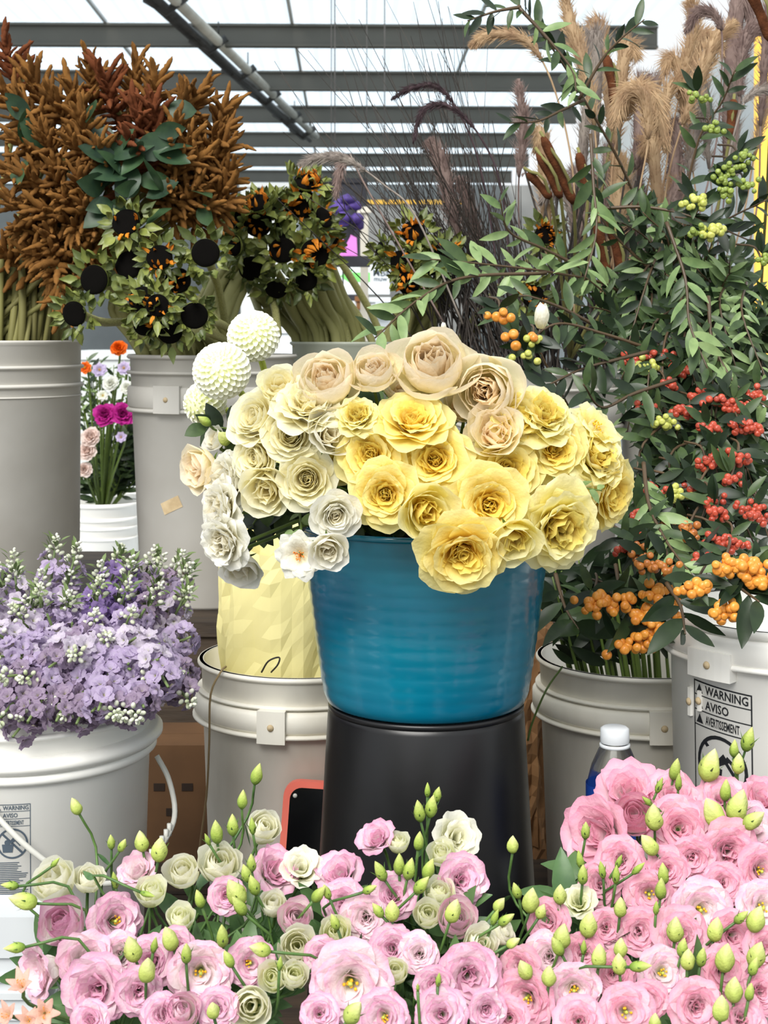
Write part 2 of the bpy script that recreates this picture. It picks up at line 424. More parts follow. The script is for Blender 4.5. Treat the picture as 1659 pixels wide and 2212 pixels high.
# big right pail with warning label
c = P(1722, 1318, 1.9); zr = c.z; c.z = .6; h = zr - .6
bigp, rb = pail('large white pail with black warning label at right', c, .160, h, M_white_pl, rb=.150, rings=[('lip', 0, .010, .006), ('skirt', .012, .045, .011), ('skirt_edge', .043, .05, .013)], tabs=[(-.92, .03, .064, .06, .016), (-1.2, .085, .12, .006, .004), (-1.08, .085, .11, .005, .004)])
warning_label(bigp, .160, rb, h, -.88, h - .175, .088, .2, M_ink, slant=.06)
# tall buckets at the back
def tall(label, px, py, D, r, m, rings, tabs=(), rbf=.92):
    c = P(px, py, D); zr = c.z; c.z = .95; return pail(label, c, r, zr - .95, m, rb=r * rbf, rings=rings, tabs=tabs, group='tall buckets in the back row', name='tall_bucket')
tall('tall grey bucket under the brown amaranth at the left edge', -22, 735, 2.75, .166, M_grey_pl, [('lip', 0, .006, .004), ('rib', .045, .052, .006), ('rib', .078, .086, .006), ('rib', .10, .103, .003)], rbf=.985)
t2, rb2 = tall('grey bucket of sunflowers with a strip of old tape', 459, 765, 2.8, .154, M_grey_pl, [('lip', 0, .008, .006), ('rib', .03, .036, .008), ('skirt', .058, .098, .008), ('skirt_edge', .098, .106, .011)], [(-.42, .055, .105, .05, .014)], rbf=.87)
d = Decal(); d.b.add([Matrix.Rotation(.42, 3, 'Z') @ Vector(p) for p in [(-.021, -.011, 0), (0, -.011, 0), (.021, -.011, 0), (.021, .011, 0), (0, .011, 0), (-.021, .011, 0)]], [(0, 1, 4, 5), (1, 2, 3, 4)])
d.bend('tape_strip', M_paper_tape, .154, .134, 1.41 - .95, -.43, .46 - .27, t2, .001)
tall('grey ribbed pail half hidden behind the yellow roses at right', 1165, 800, 2.8, .15, M_grey_pl, [('lip', 0, .008, .006), ('rib', .03, .036, .008), ('skirt', .058, .098, .008), ('skirt_edge', .098, .106, .011)])
tall('pale pail behind the red berry branches at right', 1512, 790, 2.8, .15, M_white_pl, [('lip', 0, .008, .006), ('rib', .035, .042, .008), ('skirt', .058, .098, .008)])
M_clear = mat('frosted_bucket', (228, 232, 222), (206, 212, 200), 5, rough=.3, transl=.55)
c = P(757, 738, 3.0); zr = c.z; c.z = .95
pail('translucent bucket of bare sunflower stems behind the white dahlias', c, .118, zr - .95, M_clear, rb=.11, rings=[('lip', 0, .005, .004)], group='tall buckets in the back row', name='tall_bucket')
M_gwater = mat('green_stem_water', (120, 165, 60), (150, 180, 96), 9, rough=.4, transl=.3)

# teal tub on the upturned black bucket
M_teal = mat('teal_plastic', (2, 112, 138), (2, 96, 124), 5, rough=.22, spec=.6, coat=.35, bump=.12, bscale=14, stretch=(1, 1, 3))
M_blk = mat('black_plastic', (20, 20, 22), (13, 13, 15), 6, rough=.33, spec=.45, bump=.04)
c = P(920, 1511, 1.85); zb = c.z; Ht = .222
tub = thing('teal_tub', c, 'glossy teal tub full of yellow roses on a black bucket', 'bucket')
rt, rbm = .1555, .1265
pr = [(0, .006), (rbm - .012, .006)]
pr = [(0, .004), (rbm - .02, .004), (rbm - .006, .012)] + [(rbm - .004 + (rt - rbm) * t ** .85, .012 + (Ht - .012) * t) for t in (.2, .4, .6, .8, 1)]
out = [(rbm + (rt - rbm) * (t ** .85), .010 + (Ht - .010) * t) for t in [i / 40 for i in range(40, -1, -1)]]
out = [(r + .0006 * ((i % 3) == 0), z) for i, (r, z) in enumerate(out)]
v, f = lathe(pr + [(rt + .001, Ht + .001)] + out + [(rbm - .003, .003), (rbm - .008, 0), (0, 0)], 96)
obj('body', mesh('body', v, f, M_teal), tub)
v, f = ring(rt - .002, rt + .003, Ht - .006, Ht + .001, 96); obj('rim', mesh('rim', v, f, M_teal), tub)
base = thing('black_bucket', Vector((c.x, c.y, .6)), 'black bucket standing upside down beneath the teal tub', 'bucket')
hb = zb - .6 - .002
v, f = lathe([(0, hb - .004), (.108, hb - .004), (.113, hb - .001), (.119, hb - .002), (.1225, hb - .012), (.131, hb - .16), (.138, hb - .27), (.144, .03), (.148, .028), (.149, .004), (.146, 0), (.14, .003), (.115, hb - .02), (0, hb - .02)], 96)
obj('body', mesh('body', v, f, M_blk), base)
v, f = ring(.118, .1222, hb - .006, hb + .001, 96); obj('foot_ring', mesh('foot_ring', v, f, M_blk), base)

# foreground buckets holding the lisianthus
FB = {'L': P(330, 2470, 1.34), 'M': P(860, 2440, 1.42), 'R': P(1440, 2420, 1.40)}
for k, (lb, m) in {'L': ('white bucket under the left lisianthus bunch', M_white_pl), 'M': ('teal bucket under the middle lisianthus bunch', M_teal), 'R': ('white bucket under the right lisianthus bunch', M_white_pl)}.items():
    q = FB[k]; pail(lb, Vector((q.x, q.y, .4)), .105, .33, m, rb=.092, rings=[('lip', 0, .006, .005), ('skirt', .03, .05, .008)], group='front buckets', name='flower_bucket')
    FB[k] = Vector((q.x, q.y, .70))
c = P(95, 1978, 1.45); zr = c.z - .4
M_crate = mat('pale_grey_crate', (198, 203, 206), (184, 188, 192), 5, rough=.5)
cr_ = thing('plastic_crate', Vector((c.x, 1.45, .4)), 'white ribbed plastic crate at the lower left corner', 'crate')
obj('body', MB().box(-.16, 0, 0, .05, 0, zr - .006).mesh('body', M_crate, False), cr_)
obj('rim', MB().box(-.164, .004, -.004, .054, zr - .04, zr).mesh('rim', M_crate, False), cr_)
for z in (.058, .075, .095, .12): obj('rib', MB().box(-.162, .002, -.0035, .053, zr - z - .006, zr - z).mesh('rib', M_crate, False), cr_)

# ------------------------------------------------------------------ small things on the bench
M_card = mat('cardboard', (96, 68, 42), (80, 56, 34), 8, rough=.85, bump=.05)
M_cardline = mat('cardboard_print', (40, 28, 20), rough=.9)
bx = thing('cardboard_box', Vector((-.47, 2.38, .6)), 'brown cardboard box in the shadow between two white pails', 'box')
obj('carton', MB().box(0, .26, 0, .14, 0, .185).mesh('carton', M_card, False), bx)
obj('flap', MB().box(0, .26, 0, .069, .185, .188).mesh('flap', M_card, False), bx)
obj('flap', MB().box(0, .26, .071, .14, .185, .188).mesh('flap', M_card, False), bx)
for x, z in ((.10, .115), (.145, .115), (.12, .075)): obj('printed_mark', MB().box(x, x + .018, -.001, 0, z, z + .012).mesh('printed_mark', M_cardline, False), bx)
# tablet in a coral case behind the black bucket
M_coral = mat('coral_case', (236, 124, 108), (228, 112, 96), 10, rough=.4)
M_screen = mat('dark_screen', (6, 6, 8), rough=.12, spec=.5)
def rrect(w, h, r, n=6):
    pts = []
    for cx_, cy_, a0 in ((w - r, h - r, 0), (r, h - r, 90), (r, r, 180), (w - r, r, 270)):
        for k in range(n + 1):
            a = math.radians(a0 + 90 * k / n); pts.append((cx_ + r * math.cos(a), cy_ + r * math.sin(a)))
    return pts
def prism(pts, t, y0=0):
    n = len(pts); v = [(x, y0, z) for x, z in pts] + [(x, y0 + t, z) for x, z in pts]
    return v, [tuple(range(n)), tuple(range(2 * n - 1, n - 1, -1))] + [(k, k + n, (k + 1) % n + n, (k + 1) % n) for k in range(n)]
tz = P(620, 1700, 2.0).z
tb = thing('tablet', Matrix.Translation((-.150, 2.012, .6)) @ Matrix.Rotation(math.radians(7), 4, 'Y'), 'black screen tablet in a coral case leaning behind the black bucket', 'tablet')
tb.matrix_basis = Matrix.Translation((-.153, 2.018, .601)) @ Matrix.Rotation(math.radians(4), 4, 'Y') @ Matrix.Rotation(math.radians(-4), 4, 'X')
W_, H_ = .17, tz - .6
v, f = prism(rrect(W_, H_, .022), .009, .001); obj('case', mesh('case', v, f, M_coral, None, False), tb)
o_ = rrect(W_, H_, .022); i_ = [(.009 + x, .009 + z) for x, z in rrect(W_ - .018, H_ - .018, .016)]
n = len(o_); v = [(x, -.003, z) for x, z in o_] + [(x, -.003, z) for x, z in i_] + [(x, .001, z) for x, z in o_] + [(x, .001, z) for x, z in i_]
f = []
for k in range(n):
    j = (k + 1) % n; f += [(k, j, n + j, n + k), (2 * n + k, 2 * n + j, j, k), (n + k, n + j, 3 * n + j, 3 * n + k)]
obj('case_rim', mesh('case_rim', v, f, M_coral, None, False), tb)
v, f = prism(i_, .002, -.001); sc = obj('screen', mesh('screen', v, f, M_screen, None, False), tb)
v, f = lathe([(0, .001), (.003, .001), (.003, 0)], 12); obj('camera_lens', mesh('camera_lens', v, f, M_bail), tb, aim(Vector((.016, -.0035, H_ - .02)), (0, -1, 0)))
# crumpled papers
def crumple(r0, r1, z0, z1, amp, seed, n=44, m=26, top=None, sx=1., sy=1.):
    V = []; Fc = []
    for j in range(m + 1):
        t = j / m
        for k in range(n):
            a = 2 * math.pi * k / n; zt = z1 + (top(a) if top else 0); z = z0 + (zt - z0) * t
            r = r0 + (r1 - r0) * t
            q = Vector((math.cos(a) * 2.2, math.sin(a) * 2.2, z * 9)) + Vector((seed, 0, 0))
            e = .8 * noise.noise(q * .8) - 1.0 * abs(noise.noise(q * 1.5)) - .55 * abs(noise.noise(q * 3.1 + Vector((4, 2, 1)))) + .8 * abs(noise.noise(Vector((q.x * .7 + q.z * .5, q.y * .7, q.z * .35))))
            V.append(((r + amp * e) * math.cos(a) * sx, (r + amp * e) * math.sin(a) * sy, z))
    for j in range(m):
        for k in range(n): Fc.append((j * n + k, j * n + (k + 1) % n, (j + 1) * n + (k + 1) % n, (j + 1) * n + k))
    return V, Fc
M_ypaper = mat('pale_yellow_paper', (246, 238, 176), (240, 232, 164), 3, rough=.75, transl=.25, bump=.25, bscale=22)
yp_ = thing('yellow_paper', P(617, 1415, 2.2), 'pale yellow crumpled paper sleeve standing in the worn white pail', 'paper'); yp_.location.z = .62
v, f = crumple(.086, .104, 0, .59, .013, 3.3, 40, 26, top=lambda a: .055 * math.sin(a * 1 + .2) * 1 + .045 * math.cos(a - .15) + .012 * math.sin(a * 5))
obj('sleeve', mesh('sleeve', v, [q for a, b_, c_, d_ in f for q in ((a, b_, c_), (a, c_, d_))], M_ypaper, None, False), yp_)
v, f = crumple(.07, .085, .02, .46, .010, 8.3, 24, 12); obj('inner_layer', mesh('inner_layer', v, f, M_ypaper, None, False), yp_)
M_kraft = mat('brown_kraft', (150, 112, 74), (110, 78, 48), 10, rough=.8, bump=.2)
kp = thing('kraft_paper', Vector((.235, 2.42, .6)), 'crumpled brown kraft paper between the black bucket and right pail', 'paper')
v, f = crumple(.03, .042, 0, .43, .022, 5.1, 26, 26, top=lambda a: .02 * math.sin(a * 3)); obj('sheet', mesh('sheet', v, f, M_kraft, None, False), kp)
v, f = crumple(.02, .03, .02, .38, .018, 9.1, 22, 22); obj('inner_sheet', mesh('inner_sheet', v, f, M_kraft, None, False), kp)
# black tray and water bottle
tray = thing('black_tray', Vector((.29, 1.74, .6)), 'black box below the water bottle behind the pink lisianthus', 'box')
ht = .772 - .6
obj('case', MB().box(-.1, .1, -.05, .06, 0, ht - .01).mesh('case', M_blk, False), tray); obj('lid', MB().box(-.104, .104, -.054, .064, ht - .01, ht).mesh('lid', M_blk, False), tray)
obj('sticker', MB().box(-.098, -.04, -.051, -.05, ht - .05, ht - .02).mesh('sticker', M_wallr, False), tray)
def glassy(name, colr, rough=.03, ior=1.33):
    m, nt, out = base_mat(name); g = N(nt, 'ShaderNodeBsdfGlass'); g.inputs['Color'].default_value = colr; g.inputs['Roughness'].default_value = rough; g.inputs['IOR'].default_value = ior
    t = N(nt, 'ShaderNodeBsdfTransparent'); mx = N(nt, 'ShaderNodeMixShader'); mx.inputs[0].default_value = .7
    nt.links.new(t.outputs[0], mx.inputs[1]); nt.links.new(g.outputs[0], mx.inputs[2]); nt.links.new(mx.outputs[0], out.inputs[0]); return m
M_pet = glassy('clear_bottle_plastic', (.95, .97, .98, 1)); M_cap = mat('frosted_cap', (222, 226, 230), rough=.4, transl=.3)
M_blue = mat('blue_label', (18, 58, 140), (14, 44, 110), 12, rough=.4)
q = P(1328, 1570, 1.75); bt = thing('water_bottle', Vector((q.x, q.y, .772)), 'clear plastic water bottle with frosted cap and blue label', 'bottle')
hh = q.z - .772; rr = .0335
prof = [(0, .002), (.028, 0), (rr, .006), (rr, hh - .10), (rr - .001, hh - .095), (rr, hh - .09), (rr, hh - .075), (rr * .97, hh - .065), (rr * .82, hh - .045), (.019, hh - .026), (.0145, hh - .02), (.0145, hh - .003), (.012, hh - .002)]
v, f = lathe(prof, 40); obj('body', mesh('body', v, f, M_pet), bt)
v, f = lathe([(.0165, hh - .018), (.0172, hh - .016), (.0168, hh - .002), (.014, hh), (0, hh)], 32); obj('cap', mesh('cap', v, f, M_cap), bt)
v, f = lathe([(.0155, hh - .024), (.018, hh - .023), (.018, hh - .020), (.0155, hh - .0195)], 32); obj('neck_ring', mesh('neck_ring', v, f, M_cap), bt)
v, f = lathe([(rr + .0006, .035), (rr + .0006, hh - .066)], 40); lab = obj('label', mesh('label', v, f, M_blue), bt)
d = Decal().text('WATER', 0, 0, .016, 'CENTER'); d.bend('lettering', M_cap, rr + .0006, rr + .0006, 1, -.45, hh - .092, lab, .0006)
# ------------------------------------------------------------------ flower materials
def lm(nm, a, b, transl=.12, rough=.38, rnd=.6): return mat(nm, a, b, 3, rough=rough, spec=.35, transl=transl, rnd=rnd)
M_stem = lm('green_stem', (98, 118, 52), (74, 96, 44), .0)
M_lstem = lm('lisianthus_stem', (92, 124, 62), (62, 92, 50), 0)
M_leafd = lm('dark_leaf', (42, 58, 34), (23, 36, 24))
M_leafm = lm('mid_leaf', (74, 94, 54), (40, 58, 36))
M_leafp = lm('pale_olive_leaf', (138, 160, 106), (94, 120, 74))
M_twig = lm('brown_twig', (92, 74, 54), (66, 54, 40), 0)
PM = {}
def pset(k, outer, inner, tr=.5): PM[k] = (petal_mat(k + '_petal', outer, tr), petal_mat(k + '_center_petal', inner, tr))
pset('yellow', [(0, (250, 214, 72)), (.5, (254, 234, 124)), (1, (254, 244, 176))], [(0, (240, 184, 34)), (.4, (252, 216, 72)), (1, (254, 238, 136))])
pset('lemon', [(0, (246, 222, 90)), (.5, (252, 242, 158)), (1, (253, 248, 198))], [(0, (238, 190, 50)), (1, (252, 238, 140))])
pset('cream', [(0, (250, 228, 130)), (.45, (252, 244, 196)), (1, (253, 250, 226))], [(0, (250, 222, 130)), (.5, (253, 242, 184)), (1, (254, 249, 218))])
pset('white', [(0, (246, 236, 186)), (.4, (250, 247, 230)), (1, (252, 251, 244))], [(0, (240, 220, 150)), (1, (252, 249, 234))])
pset('blush', [(0, (254, 242, 178)), (.5, (255, 247, 210)), (1, (255, 244, 222))], [(0, (253, 216, 156)), (.4, (255, 234, 196)), (1, (255, 242, 216))])
pset('pink', [(0, (240, 240, 206)), (.3, (253, 248, 242)), (.6, (250, 232, 236)), (.82, (240, 202, 218)), (1, (220, 158, 190))], [(0, (244, 238, 200)), (.4, (252, 234, 238)), (1, (234, 172, 202))], .35)
pset('rose', [(0, (248, 240, 210)), (.25, (254, 242, 242)), (.55, (253, 226, 232)), (.82, (248, 196, 212)), (1, (238, 166, 192))], [(0, (248, 240, 206)), (.35, (254, 236, 238)), (1, (243, 182, 204))], .4)
pset('palepink', [(0, (236, 236, 196)), (.4, (252, 246, 240)), (.75, (250, 228, 232)), (1, (240, 186, 212))], [(0, (240, 232, 180)), (.5, (253, 247, 242)), (1, (248, 216, 228))], .35)
pset('ivory', [(0, (216, 224, 144)), (.3, (248, 248, 216)), (1, (254, 252, 240))], [(0, (232, 234, 176)), (1, (254, 252, 238))], .52)
pset('greencream', [(0, (206, 220, 128)), (.35, (244, 247, 202)), (1, (254, 253, 236))], [(0, (216, 226, 150)), (1, (251, 250, 222))], .52)
M_stam = mat('golden_stamen', (238, 190, 40), (214, 150, 22), 40, rough=.6)
M_pist = mat('green_pistil', (190, 200, 90), (160, 176, 60), 30, rough=.5)
M_orange_st = mat('orange_stamen', (240, 150, 70), (226, 120, 40), 30, rough=.6)

def ring_parts(kind, n, rd, offs=0., var=2, sc=.06, name='petal', **kw):
    ms = []
    for k in range(var):
        V, Fc, G = petal(seed=rd.randint(0, 9999), **kw); ms.append(mesh(name, V, Fc, PM[kind][0], G))
    out = []
    for i in range(n):
        s = 1 + rd.uniform(-sc, sc)
        M = RZ(offs + 2 * math.pi * i / n + rd.uniform(-.12, .12)) @ Matrix.Rotation(rd.uniform(-.09, .09), 4, 'Y') @ Matrix.Scale(s, 4)
        out.append((name, ms[i % var], M))
    return out
def core_part(kind, layers, rd, name='center_petals', nu=5, nv=5, jit=.18):
    b = MB()
    for n, kw in layers:
        for i in range(n):
            V, Fc, G = petal(seed=rd.randint(0, 9999), nu=nu, nv=nv, **kw)
            s = 1 + rd.uniform(-.15, .15)
            M = RZ(2 * math.pi * i / n + rd.uniform(-.35, .35)) @ Matrix.Rotation(rd.uniform(-jit, jit), 4, 'Y') @ Matrix.Rotation(rd.uniform(-jit, jit), 4, 'X') @ Matrix.Scale(s, 4)
            b.add(V, Fc, G, M)
    return (name, b.mesh(name, PM[kind][1], True, True), I4)
def calyx_part(s=.3, m=None):
    b = MB(); v, f = lathe([(0, -.12 * s / .3), (.05, -.1), (.1, -.02), (.11, .05), (.05, .12)], 10); b.add(v, f)
    for k in range(5):
        V, Fc, G = leaf(s * 1.6, .06, .3, .4, 5); b.add(V, Fc, G, RZ(k * 1.2566) @ Matrix.Translation((.08, 0, .0)) @ Matrix.Rotation(-.5, 4, 'Y'))
    return ('calyx', b.mesh('calyx', m or M_stem), Matrix.Translation((0, 0, -.04)))
def stamen_part(n, r, h, m, rd, head=.02):
    b = MB()
    for i in range(n):
        a = rd.uniform(0, 6.28); q = r * rd.random() ** .5
        p0 = Vector((0, 0, .05)); p1 = Vector((q * math.cos(a), q * math.sin(a), h * rd.uniform(.8, 1.1)))
        v, f = tube([p0, p1], [.006, .006], 3, False); b.add(v, f)
        v, f = ico(0); b.add([x * head for x in v], f, None, Matrix.Translation(p1))
    return ('stamens', b.mesh('stamens', m), I4)
def rose_T(kind, form, seed):
    rd = random.Random(seed); P_ = []
    if form == 'open':
        P_ += ring_parts(kind, 6, rd, 0, L=1.0, W=.60, th=(82, 66, 92), R=.95, ruf=.055, tip=.22)
        P_ += ring_parts(kind, 6, rd, .52, L=.88, W=.52, th=(72, 48, 78), R=.7, ruf=.05, tip=.22)
        P_ += ring_parts(kind, 7, rd, .2, L=.74, W=.44, th=(62, 30, 60), R=.5, ruf=.05, tip=.2)
        P_.append(core_part(kind, [(9, dict(L=.62, W=.30, th=(60, 25, 48), R=.32, ruf=.06, r0=.04)), (10, dict(L=.5, W=.24, th=(48, 12, 30), R=.25, ruf=.06, r0=.04)), (10, dict(L=.42, W=.18, th=(36, 0, 8), R=.2, ruf=.06, r0=.03)), (7, dict(L=.34, W=.13, th=(20, 0, -20), R=.15, ruf=.05, r0=.01))], rd))
    elif form == 'rosette':
        P_ += ring_parts(kind, 6, rd, 0, L=.95, W=.62, th=(90, 55, 70), R=.85, ruf=.04, tip=.2)
        P_ += ring_parts(kind, 6, rd, .5, L=.85, W=.56, th=(82, 36, 45), R=.62, ruf=.04, tip=.18)
        P_ += ring_parts(kind, 6, rd, .2, L=.78, W=.48, th=(74, 22, 20), R=.5, ruf=.04, tip=.15)
        P_ += ring_parts(kind, 6, rd, .7, L=.70, W=.42, th=(64, 12, 8), R=.4, ruf=.03, tip=.15)
        P_.append(core_part(kind, [(7, dict(L=.6, W=.34, th=(52, 6, 0), R=.3, ruf=.03)), (6, dict(L=.54, W=.28, th=(38, 2, -6), R=.22, ruf=.03)), (6, dict(L=.48, W=.2, th=(24, 0, -10), R=.16, ruf=.03)), (4, dict(L=.42, W=.14, th=(10, 0, -8), R=.1, ruf=.03, r0=.01))], rd, jit=.08))
    elif form == 'globe':
        P_ += ring_parts(kind, 4, rd, 0, L=1.35, W=.86, th=(98, 50, 4), R=.8, ruf=.04, tip=.2)
        P_ += ring_parts(kind, 5, rd, .6, L=1.3, W=.82, th=(96, 28, -22), R=.72, ruf=.04, tip=.18)
        P_ += ring_parts(kind, 5, rd, .2, L=1.15, W=.68, th=(84, 16, -20), R=.58, ruf=.04, tip=.18)
        P_.append(core_part(kind, [(7, dict(L=1.02, W=.42, th=(66, 8, -14), R=.4, ruf=.05)), (8, dict(L=.95, W=.34, th=(50, 4, -10), R=.3, ruf=.06)), (8, dict(L=.88, W=.24, th=(30, 2, -4), R=.2, ruf=.06)), (6, dict(L=.86, W=.16, th=(14, 0, 4), R=.14, ruf=.05, r0=.02))], rd, jit=.1))
    elif form == 'frill':
        P_ += ring_parts(kind, 7, rd, 0, L=1.0, W=.60, th=(84, 70, 96), R=.9, ruf=.075, tip=.24, sc=.10)
        P_ += ring_parts(kind, 7, rd, .4, L=.92, W=.54, th=(72, 50, 72), R=.7, ruf=.075, tip=.24, sc=.10)
        P_ += ring_parts(kind, 8, rd, .2, L=.84, W=.47, th=(60, 32, 50), R=.6, ruf=.075, tip=.24, sc=.10)
        P_.append(core_part(kind, [(9, dict(L=.75, W=.34, th=(48, 20, 32), R=.5, ruf=.12)), (9, dict(L=.68, W=.28, th=(34, 10, 18), R=.4, ruf=.12)), (7, dict(L=.6, W=.22, th=(16, 4, 0), R=.3, ruf=.1))], rd))
    elif form == 'flat':
        P_ += ring_parts(kind, 7, rd, 0, L=1.0, W=.46, th=(66, 76, 96), R=.9, ruf=.07, tip=.28)
        P_ += ring_parts(kind, 6, rd, .4, L=.82, W=.42, th=(52, 58, 84), R=.8, ruf=.07, tip=.28)
        P_.append(stamen_part(22, .22, .36, M_orange_st if kind == 'white' else M_stam, rd, .03))
    elif form == 'loose':     # seen from the back or the side: a few big shell petals
        P_ += ring_parts(kind, 4, rd, 0, L=1.15, W=.82, th=(80, 40, 30), R=.75, ruf=.05, tip=.2)
        P_ += ring_parts(kind, 4, rd, .7, L=1.05, W=.74, th=(66, 26, 14), R=.66, ruf=.06, tip=.2)
        P_.append(core_part(kind, [(7, dict(L=.85, W=.4, th=(48, 14, 8), R=.45, ruf=.07)), (7, dict(L=.75, W=.3, th=(28, 6, 0), R=.35, ruf=.07))], rd))
    P_.append(calyx_part())
    return P_
RT = {}
def rose_tpl(kind, form, i):
    k = (kind, form, i % 3)
    if k not in RT: RT[k] = rose_T(kind, form, 5 + len(RT) * 17)
    return RT[k]

# ------------------------------------------------------------------ the roses in the teal tub
TUBC = Vector((tub.location.x, tub.location.y, tub.location.z + .225))
BC = (890, 985)
ROSES = [  # px, py, diameter px, kind, form, facing (right, up) or None, what tells it apart
 (936, 792, 158, 'blush', 'globe', (-.05, .55), 'blush cream globe rose, the topmost and largest, against the grey pail'),
 (1052, 845, 140, 'blush', 'globe', (-.25, -.05), 'blush rose with peach heart right of the topmost globe'),
 (1068, 938, 128, 'blush', 'loose', (-.1, .35), 'blush rose with folded shell petals amid the yellow roses'),
 (808, 806, 100, 'blush', 'globe', (-.1, .6), 'small blush rose between the topmost globe and its left neighbour'),
 (706, 826, 138, 'blush', 'globe', (-.2, .5), 'blush globe rose in the back row left of centre'),
 (606, 836, 92, 'cream', 'loose', (-.1, .6), 'cream rose just right of the dahlia stalks'),
 (668, 878, 140, 'cream', 'frill', (.0, .75), 'frilled cream rose seen edge on above the cream rosettes'),
 (556, 905, 128, 'cream', 'rosette', (-.55, .35), 'cream rose turned away left below the dahlias'),
 (630, 940, 116, 'cream', 'rosette', (-.1, .1), 'cream rosette facing out, uppermost of three'),
 (556, 990, 112, 'cream', 'rosette', (-.5, .0), 'cream rosette turned left, middle of three'),
 (664, 1035, 122, 'cream', 'rosette', (-.05, -.05), 'cream rosette with tight spiral heart, lowest of three'),
 (578, 1055, 112, 'cream', 'loose', (-.25, -.4), 'cream rose drooping under the middle rosette'),
 (712, 938, 112, 'white', 'loose', (.3, .3), 'white rose with upright petals left of the yellow roses'),
 (724, 1110, 104, 'white', 'rosette', (.15, -.35), 'small white rosette hanging over the tub rim'),
 (438, 1010, 108, 'blush', 'loose', (-.75, -.15), 'pale apricot rose seen from behind at the far left'),
 (468, 950, 62, 'white', 'loose', (-.7, .3), 'half hidden small white rose at the far left'),
 (496, 1042, 128, 'white', 'frill', (-.8, .1), 'white frilled bloom facing left, upper of two'),
 (480, 1098, 112, 'white', 'frill', (-.8, -.15), 'white frilled bloom facing left, lower of two'),
 (488, 1172, 112, 'white', 'frill', (-.6, -.3), 'white ruffled bloom hanging before the yellow paper'),
 (522, 1222, 96, 'white', 'loose', (-.1, -.75), 'lowest white bloom nodding before the yellow paper'),
 (646, 1200, 92, 'white', 'flat', (-.2, -.1), 'open white bloom with orange stamens beside the tub rim'),
 (708, 1184, 92, 'white', 'loose', (.1, -.45), 'white cupped bloom overlapping the left tub rim'),
 (800, 982, 140, 'yellow', 'open', (-.25, .05), 'yellow rose, leftmost of those facing out'),
 (832, 1068, 134, 'yellow', 'open', (-.1, -.1), 'yellow rose with dark golden heart, lower left of the yellows'),
 (893, 908, 146, 'yellow', 'open', (.0, .72), 'yellow rose seen edge on in the upper middle'),
 (772, 902, 86, 'lemon', 'frill', (-.1, .6), 'lemon frilled rose behind the leftmost yellow rose'),
 (940, 994, 146, 'yellow', 'open', (-.1, .1), 'yellow rose in the very middle of the bunch'),
 (918, 1102, 126, 'lemon', 'loose', (.35, -.25), 'lemon cupped rose turned sideways over the tub rim'),
 (1000, 1196, 168, 'yellow', 'open', (.05, -.45), 'wide yellow rose hanging lowest over the front of the tub'),
 (1058, 1092, 160, 'yellow', 'open', (.1, -.05), 'large yellow rose with rosette heart above the lowest one'),
 (1096, 1016, 146, 'yellow', 'open', (.3, .1), 'yellow rose right of the middle one'),
 (1120, 906, 122, 'yellow', 'open', (.35, .25), 'yellow rose beside the folded blush rose'),
 (1172, 902, 130, 'lemon', 'frill', (.3, .6), 'lemon rose at the top right of the bunch'),
 (1196, 970, 128, 'yellow', 'open', (.2, -.05), 'deep golden rose in the right half'),
 (1290, 925, 112, 'lemon', 'flat', (.55, .6), 'open lemon bloom tilted up at the far right'),
 (1282, 984, 138, 'lemon', 'frill', (.6, .3), 'lemon frilled bloom at the far right edge'),
 (1318, 1068, 140, 'yellow', 'open', (.75, -.3), 'yellow rose facing right at the lower right edge'),
 (1205, 1135, 160, 'lemon', 'frill', (.35, -.35), 'large lemon bloom drooping beside the right tub rim'),
 (1106, 1162, 112, 'lemon', 'loose', (.2, -.55), 'lemon petals showing under the large rosette rose'),
 (1240, 1062, 100, 'lemon', 'loose', (.45, .1), 'lemon rose behind the lime green sepals'),
 (868, 850, 86, 'blush', 'loose', (.1, .8), 'half hidden blush rose behind the green bud'),
 (1000, 880, 100, 'blush', 'loose', (0, .5), 'half hidden blush rose under the topmost globe'),
 (740, 1000, 90, 'lemon', 'loose', (-.2, -.1), 'half hidden lemon rose between cream and yellow roses'),
 (1010, 1020, 90, 'lemon', 'loose', (.1, 0), 'half hidden lemon rose between three yellow roses'),
 (870, 1000, 80, 'lemon', 'loose', (0, 0), 'half hidden lemon rose left of the middle yellow rose'),
 (1150, 1060, 110, 'lemon', 'loose', (.3, -.2), 'half hidden lemon rose right of the large rosette rose'),
]
rd = random.Random(11)
for i, (px, py, dia, kind, form, fc, lb) in enumerate(ROSES):
    dx, dy = (px - BC[0]) / 560, (py - BC[1]) / 340
    s = max(0, 1 - dx * dx - dy * dy) ** .5
    D = 1.87 - .24 * s - .10 * min(1, max(0, (py - 1040) / 130)) + (.05 if 'half hidden' in lb else 0)
    loc = P(px, py, D); r = dia / 2 * D / F * 1.26
    d = Vector((fc[0], -(max(.12, 1 - fc[0] ** 2 - fc[1] ** 2)) ** .5, fc[1] + .10))
    d.normalize()
    zoff = {'globe': .45, 'loose': .4}.get(form, .25)
    M = aim(loc - d * r * zoff, d, rd.uniform(0, 6.28), r)
    t = thing('garden_rose' if kind != 'white' else 'white_bloom', M, lb, 'rose', 'roses in the teal tub')
    place(rose_tpl(kind, form, i), t)
    b = M.translation
    stem_to(M, [b, b - d * r * .8 + Vector((0, 0, -.01)), b.lerp(TUBC, .6) + Vector((0, 0, .03)), TUBC + Vector((rd.uniform(-.06, .06), rd.uniform(-.06, .06), 0)), TUBC + Vector((rd.uniform(-.06, .06), rd.uniform(-.06, .06), -.12))], .0022, M_stem, t)
